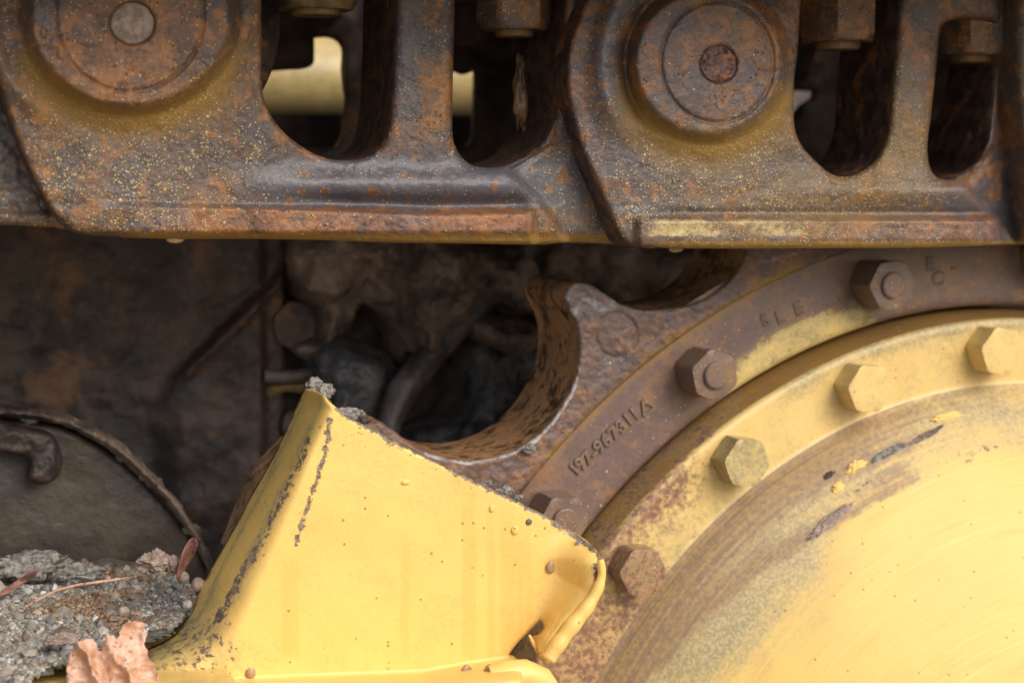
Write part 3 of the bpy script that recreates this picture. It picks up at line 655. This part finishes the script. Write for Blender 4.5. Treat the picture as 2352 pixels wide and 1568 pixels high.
writing('casting_number',items,YR-.0001,.0006,RING,(.25,.1,.3,0),(0,0,0,0),'raised number 197-967311 and triangle')
st=[('S',1757,736,34),('L',1791,729,34),('E',1833,710,36),('E',2136,607,36),('C',2154,640,36),('-',2190,612,34)]
items=[]
for ch,x,y,h in st:
    p=U(x,y,YR); items.append((ch,x,y,h,(math.atan2(p[2]-cc[1],p[0]-cc[0])-math.pi/2)))
STAMP=simple('dirt_in_stamped_letters',(.11,.075,.058),(.17,.115,.08),scale=200,rough=.6,bumpd=.0004)
writing('stamped_letters',items[:3],YR+.0002,.0004,STAMP,None,None,'faint dark stamped letters beside the number')
writing('stamped_letters',items[3:],YR+.0002,.0004,STAMP,None,None,'faint dark stamped letters right of the shaded nut')

# ------------------------------------------------------------------ yellow guard
gt=[(703,893),(722,897),(742,905),(760,925),(790,948),(820,967),(870,992),(950,1035),(1050,1083),(1150,1132),(1250,1182),(1310,1216),(1350,1243),(1375,1268),(1386,1292),(1388,1330),(1376,1372),(1342,1424),(1305,1472),(1277,1512),(1256,1526),(1246,1517),(1240,1498),(1229,1474),(1219,1464),(1240,1462),(1254,1447),(1250,1433),(1240,1424),(1226,1438),(1210,1455),(1192,1473),(1178,1490),(1168,1505),(1183,1508),(1192,1519),(1197,1545),(1200,1640),(900,1680),(500,1680),(60,1680),(-60,1600),(60,1568),(240,1530),(345,1492),(410,1455),(445,1405),(462,1355),(478,1328),(512,1266),(560,1178),(640,1032)]
GO=smooth(gt,step=5,corners=(0,20,21,24,25,28,33,34,36,37,39,40,41))
foldL=[(768,940),(722,1040),(680,1150),(634,1260),(588,1370),(545,1470),(500,1568),(470,1680)]
silL=[(703,893),(640,1032),(560,1178),(512,1266),(478,1328),(455,1390),(400,1470),(300,1520),(100,1560),(0,1680)]
def xat(pts,y): 
    p=np.array(pts); return np.interp(y,p[:,1],p[:,0])
def YGf(x,y,d):
    xf=xat(foldL,y); xs_=xat(silL,y); t=np.clip((xf-x)/np.maximum(xf-xs_,20),0,1.2)
    base=-.030+.042*t**1.7*(1-.5*S(1400,1560,y))
    # dented front face, swept lip on the right
    base=base+.0006*pn(x,y,260,2,2)+.00012*pn(x,y,50,3,2)
    lip=S(np.interp(y,[1280,1440],[150,50]),0,ldist(x,y,[(1372,1316),(1359,1365),(1326,1398),(1289,1435),(1262,1471),(1247,1508)]))
    base=base-.024*lip**1.5
    led=np.interp(x,[420,976,1067,1171,1300],[1562,1540,1523,1508,1500]); base=base-.05*S(-3,60,y-led)*S(1228,1206,x)
    return base
def nG(x,y,d):
    xf=xat(foldL,y); xs_=xat(silL,y); t=np.clip((xf-x)/np.maximum(xf-xs_,20),-2,1.5)
    gr=.42*gauss(t-.42,.12)*S(1500,1300,y)+.45*gauss(t-.86,.06)+.05*S(.1,.3,t)+.13
    c1=ldist(x,y,[(757,965),(745,1050),(720,1120),(697,1190),(680,1250)]); c2=ldist(x,y,[(712,1010),(680,1080),(640,1160),(595,1250),(560,1310),(500,1420)])
    ed=ldist(x,y,[(770,940),(870,992),(1050,1083),(1250,1182),(1375,1268),(1388,1320)])
    wear=.62*gauss(c1,9)+.54*gauss(c2,14)+.15+.12*gauss(ldist(x,y,[(790,990),(900,1010)]),40)+.50*gauss(ed,6)+.22*gauss(ed,30)+.5*gauss(ldist(x,y,[(1372,1300),(1374,1340),(1345,1400)]),12)*.8
    low=S(1380,1460,y)*S(620,480,x); wear=wear+.40*low
    rust=.62*gauss(ed-2,9)*S(900,1000,x)+.15*low+.42*S(915,890,y)
    return col4(len(x),1,rust,np.clip(wear,0,1),np.clip(gr+.35*low,0,1))
def mG_(x,y,d):
    st=0*x
    for cx,w_,y0 in ((1077,16,1120),(1128,9,1180),(1167,18,1190),(1195,8,1210),(668,20,1300),(1215,7,1250),(930,10,1250)):
        st=np.maximum(st,S(w_+3,w_-3,np.abs(x-cx-4*pn(y,y*0,90,cx)))*S(y0-60,y0+60,y)*S(1520,1500,y))
    return col4(len(x),0,0,st*.8,0)
grd=empty('yellow_guard',U(900,1500,0),'folded yellow steel guard with torn lower corner and chipped paint','guard')
GP=metal('glossy_yellow_guard_paint',yel=(.82,.535,.15),speck=.2,bp=.55,hs=420)
relief('guard_sheet',GO,[],YGf,0,[GP],grd,sp=4.5,rnd=8,thick=.0035,mf=mG_,nf=nG,nw=3)
# rolled right edge
rp=smooth([(1379,1285),(1382,1320),(1370,1358),(1345,1398),(1316,1434),(1290,1468),(1270,1496),(1258,1516)],closed=False,step=6)
rw=U(rp[:,0],rp[:,1],-.057); n=len(rw)
V,Fc=tube('r',[tuple(p) for p in rw],[(.0016+.0022*min(1,i/(n*.55)))*(1+.07*math.sin(i*.7)) if i<n-1 else .0026 for i in range(n)],None,seg=20)
o=meshfrom('rolled_edge',V,Fc,GP,grd,(0,0,0,0),(1,.1,.22,.1),sharp=80)
# torn tongue and lower lug
def curl(name,pts,Ys,parent,wd):
    V=[];Fc=[];k=len(pts)
    P=U(np.array(pts)[:,0],np.array(pts)[:,1],np.array(Ys)); 
    V,Fc=tube('c',[tuple(p) for p in P],wd,None,seg=12); return meshfrom(name,V,Fc,GP,parent,(0,0,0,0),(1,.1,.1,.1),sharp=80)
curl('torn_flap',[(1216,1458),(1224,1474),(1233,1492),(1242,1510)],[-.036,-.039,-.041,-.043],grd,[.0007,.0010,.0009,.0005])
curl('lower_lug',[(1125,1558),(1165,1552),(1205,1548),(1240,1560),(1262,1590)],[-.055,-.056,-.056,-.056,-.056],grd,[.006,.0075,.0072,.0066,.006])

# small drops and clods
def lump(name,px,py,Y,rpx,rz,mat,label,cat,group=None,seed=0,rough=.25,sub=4,sc=(1,1,1),freq=4,parent=None):
    c=U(px,py,Y); r=rpx*.0002*(Y+.8)/.8
    bm=bmesh.new(); bmesh.ops.create_icosphere(bm,subdivisions=sub,radius=1)
    for v in bm.verts:
        q=v.co.copy(); k=1+rough*mnoise.fractal(q*freq*.5+Vector((seed*3.1,seed,0)),1.0,2.0,4)+rough*.5*mnoise.noise(q*freq*2+Vector((seed,0,3)))
        v.co=Vector((q.x*sc[0],q.y*sc[1]*rz,q.z*sc[2]))*k*r
    me=bpy.data.meshes.new(name); bm.to_mesh(me); bm.free(); o=link(name,me,mat,parent); o.location=Vector(c); return tag(o,label,cat,group) if parent is None else o
def gY(x,y): 
    a=np.array([float(x)]);b=np.array([float(y)]); return float(YGf(a,b,a*0+99)[0])
GD='muddy drops on the yellow guard'
for i,(x,y,r,sc,l) in enumerate(((1265,1302,12,(1,1,1.3),'largest brown mud drop near the right fold of the guard'),(575,1546,13,(1,1,1.1),'brown mud drop at the lower left of the guard face'),(1071,1540,14,(1,1,1.2),'left of two brown drops hanging on the guard ledge'),(1124,1541,15,(1,1,1.25),'right of two brown drops hanging on the guard ledge'),
     (1215,1198,8,(1,1,1),'small grey pebble stuck to the guard near its sloping top edge'),(1329,1247,8,(1,1,1),'pale round droplet near the guard corner'),(1183,1217,10,(1,1,1.2),'clear yellowish water drop below the nut'),(1130,1167,7,(1,1,1.4),'small yellowish water drop under the sloping top edge'),(932,1107,9,(1.3,1,.7),'flat yellowish water bead on the upper guard face'))):
    m={4:GREY,5:ICE}.get(i,DROP if i<4 else GP)
    lump('mud_drop' if i<4 else 'drop',x,y,gY(x,y)-.0004,r,.45,m,l,'drop',GD,i,.08,3,sc)
GCL='icy grit clods along the guard top'
for i,(x,y,r,sc,Y,m,l) in enumerate(((722,885,17,(1.1,1,1.1),.022,ICE,'pale grit clod on the very tip of the guard'),(748,898,18,(1.1,1,.9),.0,ICE,'whitish ice clod beside the guard tip'),(735,925,20,(1.3,1,.6),.0,DIRT,'brown dirt cap wrapped over the guard tip'),(800,950,22,(1.5,1,.65),-.022,ICE,'wide brown grit clod on the guard shoulder'),(830,965,14,(1.5,1,.6),-.018,DIRT,'small dark dirt clod on the guard shoulder'),
     (1118,1108,10,(1.3,1,.8),-.024,ICE,'small grit clod midway down the sloping edge'),(1160,1126,14,(1.5,1,.8),-.024,ICE,'larger grit clod above the half hidden nut'),(1190,1142,9,(1.4,1,.7),-.024,ICE,'smallest grit clod above the half hidden nut'))):
    lump('grit_clod',x,y,Y,r,.6,m,l,'clod',GCL,i+20,.40,5,sc,4)
lump('clod_on_rim',1216,1030,.053,13,.5,ICE,'small clod stuck on the sprocket rim below the tooth gap','clod',None,41,.5,4,(1.3,1,.9),5)
for i,(x,y,r,sc,l,m) in enumerate(((1965,1076,26,(1.5,1,.8),'flaked yellow paint and mud lump high on the drum',GP),(1925,1122,20,(1.1,1,.9),'small broken yellow flake on the drum',GP),(2178,958,30,(1.9,1,.5),'pale oval blob on the upper drum edge',GP),(2035,1045,34,(2.1,1,.5),'blue grey gritty sludge on the drum beside the flange',ICE),(1905,1200,40,(2.3,1,.5),'flat grey brown mud smear on the drum',CLAY),(2110,1010,34,(2.6,1,.35),'thin brown mud streak above the gritty sludge',MUD),(1905,1095,16,(1.3,1,1),'dark crumb beside the broken flake',DIRT))):
    # rest on the drum surface: march along the ray
    Y=YF
    for _ in range(400):
        p=U(x,y,Y); r_=math.hypot(p[0]-cc[0],p[2]-cc[1]); t=max(0,(RD-.0015-r_)/.29)**(1/1.15) if r_<RD-.0015 else 0
        ys=YF-.001-.105*math.sin(min(1,t*1.02)*math.pi/2)**.95
        if Y<=ys+.0004: break
        Y-=.0003
    ob=lump('mud_lump',x,y,Y,r*.8,.28,m,l,'mud lump','mud lumps on the drum',60+i,.42,5,sc,4); ob.rotation_euler=(0,-(.10 if i==2 else .42 if i in (3,5) else .62),0)
# hanging water drops under the links
for x,y,l,sx in ((402,549,'ochre water drop hanging under the left link rail',1.7),(1552,571,'ochre water drop hanging under the right link rail',1.6)):
    lump('water_drop',x,y,.006,13,.6,DROP,l,'drop','water drops under the rails',x,.12,3,(sx,1,.75))
lump('crusted_mud',1196,215,.055,26,.5,BORE,'stick of dried mud hanging inside the second link window','mud',None,77,.35,4,(.75,1,3.6),3)

# ------------------------------------------------------------------ interior behind the sprocket
frm=empty('undercarriage',U(300,1200,.3),'dark oily track frame plate behind the yellow guard','machine frame')
def YP(x,y,d):
    dg=(x-430)*.70+(y-850)*.72   # signed distance to the diagonal edge
    Y=.275-.012*S(-14,14,dg)*S(330,430,x)+.004*pn(x,y,140,5,3)+.002*pn(x,y,30,6,3)
    Y=Y-.012*gauss(dg,13)*S(900,830,y)*S(560,620,y); Y=Y+.012*S(598,612,x); return Y
relief('frame_plate',np.array([(-600,420),(655,420),(655,1800),(-600,1800)],float),[],YP,.33,[DARK],frm,sp=10,rnd=6)
relief('bolted_bracket',smooth([(600,500),(800,500),(1000,500),(1900,500),(1900,1500),(1000,1500),(600,1500)],step=30,corners=(0,3,4,6)),[],lambda x,y,d:.305+.004*pn(x,y,50,7,3),.34,[DARK],frm,sp=16,rnd=5)
c=U(665,742,.29); V,Fc=hexprism(.0165,.03,rot=.2); V=np.stack([c[0]+V[:,0],.30-V[:,2],c[2]+V[:,1]],-1); meshfrom('bracket_bolt',V,Fc,DARK,frm,sharp=30)
V,Fc=tube('t',[tuple(U(x,y,.262)) for x,y in ((606,862),(650,864),(700,860),(760,850),(860,838))],.0042,None,seg=14); meshfrom('grey_rod',V,Fc,GREY,frm,sharp=80)
OCD=smooth([(612,890),(660,880),(720,878),(720,905),(655,900),(620,915)],step=8); relief('ochre_strip',OCD,[],lambda x,y,d:.272+0*x,.30,[OCHRE],frm,sp=8,rnd=6)
lump('dome_nut',690,975,.27,46,.5,GREY,'','',None,5,.05,3,parent=None); bpy.context.scene.objects['dome_nut'].parent=frm; bpy.context.scene.objects['dome_nut'].matrix_parent_inverse=Matrix.Translation(-Vector(frm.location))
for kk in ('label','category'):
    if kk in bpy.context.scene.objects['dome_nut']: del bpy.context.scene.objects['dome_nut'][kk]
# packed mud
def mudf(o,Y0,amp,seed,label,mat=MUD,sp=7,rnd=30):
    ob=relief('packed_mud',smooth(o,step=9),[],lambda x,y,d:Y0-amp*S(0,60,d)+amp*.8*pn(x,y,60,seed,4),Y0+.05,[mat],None,sp=sp,rnd=rnd); return tag(ob,label,'mud',None,'stuff')
mudf([(700,540),(900,530),(1120,540),(1200,600),(1160,700),(1080,690),(1000,720),(950,830),(905,835),(880,740),(830,700),(790,790),(740,830),(690,820),(676,790),(720,770),(726,720),(680,680),(672,620)],.262,.02,3,'brown mud packed over the bracket behind the guard tip')
mudf([(1230,540),(1500,540),(1700,550),(1700,700),(1500,760),(1350,700),(1240,640)],.24,.02,4,'dark mud packed behind the sprocket teeth')
mudf([(1090,800),(1180,750),(1260,740),(1330,760),(1330,1000),(1200,1060),(1000,1060),(960,1010),(1060,940)],.225,.022,6,'wet grey mud seen through the lower tooth gap',mat=simple('wet_grey_mud',(.06,.055,.058),(.22,.20,.19),(.16,.10,.06),scale=34,rough=.32,bumpd=.008))
V,Fc=tube('h',[tuple(U(x,y,Y)) for x,y,Y in ((1210,560,.235),(1170,620,.232),(1120,690,.228),(1050,760,.222),(975,830,.216),(925,900,.21),(895,970,.205),(880,1050,.20),(880,1150,.2))],[.0085+.0016*math.sin(k*1.7) for k in range(9)],None,seg=24)
tag(meshfrom('rubber_hose',V,Fc,GREY,None,sharp=80),'grey rubber hose bending down between mud and sprocket','hose')
mudf([(735,800),(790,775),(850,790),(905,830),(930,900),(900,960),(860,1060),(740,1060),(720,900)],.25,.018,9,'smooth grey oily lump behind the guard tip',mat=simple('oily_grey_sludge',(.07,.068,.072),(.17,.16,.16),scale=22,rough=.28,bumpd=.004))
mudf([(960,560),(1060,540),(1150,560),(1230,600),(1240,680),(1190,740),(1120,720),(1060,760),(1000,820),(960,800),(940,700)],.215,.03,12,'hanging lumps of brown mud above the hose')
mudf([(1120,745),(1190,730),(1240,760),(1230,800),(1180,815),(1130,790)],.19,.02,15,'pale mud lump in the tooth gap')
# round cover
cov=empty('round_cover',U(100,1300,.18),'muddy round cover plate with a dark hooked lug behind the sand','cover')
co=smooth([(-400,1010),(-200,975),(0,968),(90,975),(160,990),(250,1040),(330,1108),(400,1185),(450,1255),(480,1330),(500,1450),(480,1700),(-400,1700)],step=9,corners=(0,11,12))
relief('cover_plate',co,[],lambda x,y,d:.175+.0015*pn(x,y,90,3,3),.22,[COVER],cov,sp=9,rnd=14)
o=relief('lug',smooth([(-60,960),(60,985),(120,1000),(140,1040),(142,1075),(122,1104),(90,1112),(66,1098),(70,1070),(60,1050),(20,1040),(-60,1030)],step=7),[],lambda x,y,d:.158+.003*pn(x,y,24,4,3),.178,[DARK],cov,sp=6,rnd=26,)
arcp=smooth([(-200,958),(0,950),(90,956),(160,972),(250,1018),(335,1090),(405,1165),(455,1240),(488,1320)],closed=False,step=6)
nr=np.stack([np.gradient(arcp[:,1]),-np.gradient(arcp[:,0])],-1); nr/=np.linalg.norm(nr,axis=1)[:,None]
wd=13+11*pn(np.arange(len(arcp))*6.,np.zeros(len(arcp)),38,4,4); ou=arcp+nr*wd[:,None]; inn=arcp-nr*(9+6*pn(np.arange(len(arcp))*6.,np.zeros(len(arcp)),30,8,4))[:,None]
relief('rim_dirt',np.vstack([ou,inn[::-1]]),[],lambda x,y,d:.170-.010*S(0,14,d)+.006*pn(x,y,14,7,4),.20,[MUD],cov,sp=4.5,rnd=5)
GR=random.Random(5)
for i_ in range(7):
    t_=GR.random(); x_=float(np.interp(t_,[0,.25,.5,.75,1],[60,150,300,410,450])); y_=float(np.interp(x_,[-60,90,160,250,330,400,450,480],[960,968,985,1030,1095,1170,1240,1320]))-GR.uniform(2,16)
    lump('rim_crumb',x_,y_,.176,GR.uniform(7,14),.7,[ICE,MUD][i_%2],'','',None,200+i_,.5,3,(1.5,1,.9),5,parent=cov).matrix_parent_inverse=Matrix.Translation(-Vector(cov.location))

# ------------------------------------------------------------------ ledge with wet sand
zs=float(U(200,1545,-.03)[2])
bm=bmesh.new()
led=box('guard_base',(-.80,-.14,zs-.02),(float(U(500,1500,.0)[0]),.20,zs-.004),GP,grd,.003,False); attr(led.data,'n',np.tile((1,.0,.25,.25),(len(led.data.vertices),1)))
def sandz(X,Y):
    n=pn(X*1000,Y*1000,34,5,5)
    return zs-.004+.010*S(-.06,.0,Y)+.009*n+.008*gauss(X+.47,.05)*0
def grains():
    th=(1+5**.5)/2; ico=[(-1,th,0),(1,th,0),(-1,-th,0),(1,-th,0),(0,-1,th),(0,1,th),(0,-1,-th),(0,1,-th),(th,0,-1),(th,0,1),(-th,0,-1),(-th,0,1)]
    ico=np.array(ico)/np.linalg.norm(ico[0])
    fi=[(0,11,5),(0,5,1),(0,1,7),(0,7,10),(0,10,11),(1,5,9),(5,11,4),(11,10,2),(10,7,6),(7,1,8),(3,9,4),(3,4,2),(3,2,6),(3,6,8),(3,8,9),(4,9,5),(2,4,11),(6,2,10),(8,6,7),(9,8,1)]
    V=[];Fc=[];Cc=[];b=0
    pal=[(.38,.34,.28),(.46,.43,.37),(.30,.29,.27),(.38,.30,.21),(.64,.63,.59),(.24,.17,.12),(.40,.36,.29),(.34,.31,.26)]
    g=np.random.default_rng(3)
    xa,xb=-.62,float(U(478,1400,.03)[0])
    K=420000; X=g.uniform(xa,xb,K);Y=g.uniform(-.075,.15,K)
    sx,sy=PX(np.stack([X,Y,np.full(K,zs)],-1))
    lim=np.interp(sy,[1250,1330,1400,1450,1490,1530,1568],[430,462,452,425,330,190,60])+18*pn(sx,sy,40,2,2)
    ok=(sx<lim)&(sx>-150)&(sy<1640)&~((sy<1335)&(sx>=200)&(g.random(K)<.35)); X=X[ok][:125000];Y=Y[ok][:125000];K=len(X)
    r=np.abs(g.normal(.0003,.0004,K))+.00038; r=np.where(g.random(K)<.02,r*2.4,r)
    z=sandz(X,Y)+g.uniform(-.4,.9,K)*r
    sh=ico[None]*(1+g.uniform(-.42,.30,(K,12,1)))*r[:,None,None]*g.uniform(.7,1.25,(K,1,3))+np.stack([X,Y,z],-1)[:,None]
    V=[sh.reshape(-1,3)]; Fc=(np.array(fi)[None]+12*np.arange(K)[:,None,None]).reshape(-1,3).tolist()
    c=np.array(pal)[g.integers(0,len(pal),K)]*g.uniform(.7,1.25,(K,1)); c=np.where((pn(X*1000,Y*1000,25,8,2)>.15)[:,None],c*[.95,.72,.55],c)
    Cc=[np.repeat(np.c_[c,np.ones(K)],12,0)]
    me=bpy.data.meshes.new('wet_sand'); me.from_pydata(np.vstack(V).tolist(),[],Fc); attr(me,'grain',np.vstack(Cc))
    s=NT('wet_sand_grains'); N=s.n('ShaderNodeAttribute'); N.attribute_name='grain'
    m=s.out(N.outputs['Color'],.22,s.bump(s.noise(900,3),.0006),.6,Transmission_Weight=.25,IOR=1.4)
    return link('wet_sand',me,m,None,False)
tag(grains(),'wet grey coarse sand heaped on the yellow ledge','sand',None,'stuff')
# sand bed under the grains
nx,ny=120,60; xa,xb=-.66,float(U(470,1450,.0)[0]); X,Yg=np.meshgrid(np.linspace(xa,xb,nx),np.linspace(-.05,.17,ny)); Z=sandz(X,Yg)-.0012
Z[0,:]-=.02;Z[:,-1]-=.02
V=np.stack([X,Yg,Z],-1).reshape(-1,3); Fc=[(j*nx+i,j*nx+i+1,(j+1)*nx+i+1,(j+1)*nx+i) for j in range(ny-1) for i in range(nx-1)]
SAND=simple('damp_sand_bed',(.10,.085,.065),(.24,.22,.18),scale=260,rough=.5,bumpd=.003)
# the bed hugs the grains only where they lie
keep=[]
for f in Fc:
    c=V[list(f)].mean(0); sx,sy=PX(c); lim=np.interp(sy,[1250,1330,1400,1450,1490,1530,1568],[400,440,430,400,300,160,30])
    if sx<lim: keep.append(f)
tag(meshfrom('sand_bed',V,keep,SAND,None,sharp=180),'damp silt bed under the coarse grey sand','sand',None,'stuff')
for i,(x,y,Y,r,m,l,sc) in enumerate(((455,1342,.02,17,CLAY,'smooth pale pebble against the guard foot',(1,1,1)),(420,1325,.05,15,CLAY,'duller round pebble left of the pale one',(1,1,1)),(430,1388,.0,12,ICE,'glassy white pebble at the sand edge',(1,1,1)),(284,1404,.01,13,CLAY,'tan pebble in the middle of the sand',(1,1,1)))):
    lump('pebble',x,y,Y,r,.9,m,l,'pebble','pebbles on the wet sand',90+i,.12,3,sc)
for i,(x,y,Y,r,sc,l) in enumerate(((352,1290,.04,30,(1.1,1,.8),'tan crumbly clump standing on the sand by the cover'),(395,1296,.05,20,(1,1,.9),'small gritty clump right of the tan one'),(60,1300,.11,48,(1.6,1,.7),'blurred grey sand clod at the left edge'),(185,1315,.10,30,(1.6,1,.7),'blurred pale clod behind the curved stem'),(140,1470,-.01,24,(1.5,1,.6),'brown crumb patch left of the orange leaf'))):
    lump('sand_clump',x,y,Y,r,.8,CLAY if i in (0,1,4) else ICE,l,'clump','clumps on the wet sand',30+i,.42,5,sc,3.2)

# ------------------------------------------------------------------ leaves and stems
def leafmat(name,a,b,c):
    s=NT(name); n=s.noise(90,7,.7); f=s.noise(420,4); col=s.mix(s.step(.38,.62,n),a,b); col=s.mix(s.step(.60,.66,f),col,c)
    m=s.out(col,s.math('MULTIPLY_ADD',f,.3,.35),s.bump(s.math('ADD',n,s.math('MULTIPLY',f,.3)),.0012),.5); return m
LEAF=leafmat('wet_orange_leaf',(.46,.24,.14),(.66,.44,.33),(.14,.08,.05))
LEAFR=leafmat('reddish_leaf',(.20,.085,.06),(.34,.17,.13),(.12,.05,.04))
def leaf(name,outline,Yf,mat,label,group=None,thick=.0003,corners=(),sp=4):
    ol=smooth(outline,step=4,corners=corners)
    if len(outline)>12: ol=ol+np.stack([pn(ol[:,0],ol[:,1],9,3,2),pn(ol[:,0],ol[:,1],9,6,2)],-1)*7
    o=relief(name,ol,[],Yf,0,[mat],None,sp=sp,rnd=2,rh=.0001,thick=thick,nw=1); return tag(o,label,'leaf',group)
lo=[(232,1600),(236,1568),(250,1530),(262,1500),(300,1488),(318,1466),(330,1484),(345,1470),(362,1440),(390,1420),(402,1445),(396,1470),(395,1500),(386,1520),(400,1555),(425,1590),(420,1620),(300,1640)]
lo=[(140,1620),(150,1568),(160,1500),(175,1478),(205,1466),(222,1474),(232,1495),(240,1470),(246,1452),(258,1458),(270,1466),(274,1445),(290,1432),(312,1424),(332,1434),(338,1460),(330,1478),(338,1500),(356,1530),(368,1568),(376,1620)]
leaf('fallen_leaf',lo,lambda x,y,d:-.045+.007*np.abs(np.sin(x*.030-y*.010+1.4*pn(x,y,60,6,2)))+.0028*np.abs(pn(x,y,34,2,3))+.0016*pn(x,y,14,5,2)+.00005*(1568-y),LEAF,'crumpled orange brown leaf lying on the sand at the bottom edge','fallen leaves',corners=(0,5,7,10,20))
leaf('fallen_leaf',[(404,1330),(410,1295),(420,1265),(436,1238),(448,1236),(455,1250),(446,1275),(430,1300),(415,1325)],lambda x,y,d:.045+.004*np.sin((x-420)*.09)+.0001*(y-1280),LEAFR,'blurred reddish leaf standing up beside the guard foot','fallen leaves',corners=(0,))
leaf('fallen_leaf',[(-20,1372),(20,1345),(60,1318),(82,1308),(84,1318),(60,1336),(25,1358),(-18,1385)],lambda x,y,d:.075+.003*np.sin(y*.1),LEAFR,'narrow rust coloured leaf blade curving over the left sand','fallen leaves',corners=(0,7))
V,Fc=tube('s',[tuple(U(x,y,.05)) for x,y in ((60,1392),(90,1375),(130,1355),(180,1342),(240,1334),(300,1326))],.0007,None,seg=8)
tag(meshfrom('dry_stem',V,Fc,LEAF,None,sharp=80),'thin tan stem arching over the sand','stem')

# ground far below the machine, throws a little light upward
me=bpy.data.meshes.new('ground'); me.from_pydata([(-40,-40,-1.0),(40,-40,-1.0),(40,40,-1.0),(-40,40,-1.0)],[],[(0,1,2,3)])
g=link('ground',me,simple('gravelly_ground',(.16,.14,.11),(.30,.27,.22),scale=8,rough=.9,bumpd=.02),None,False); g['kind']='structure'
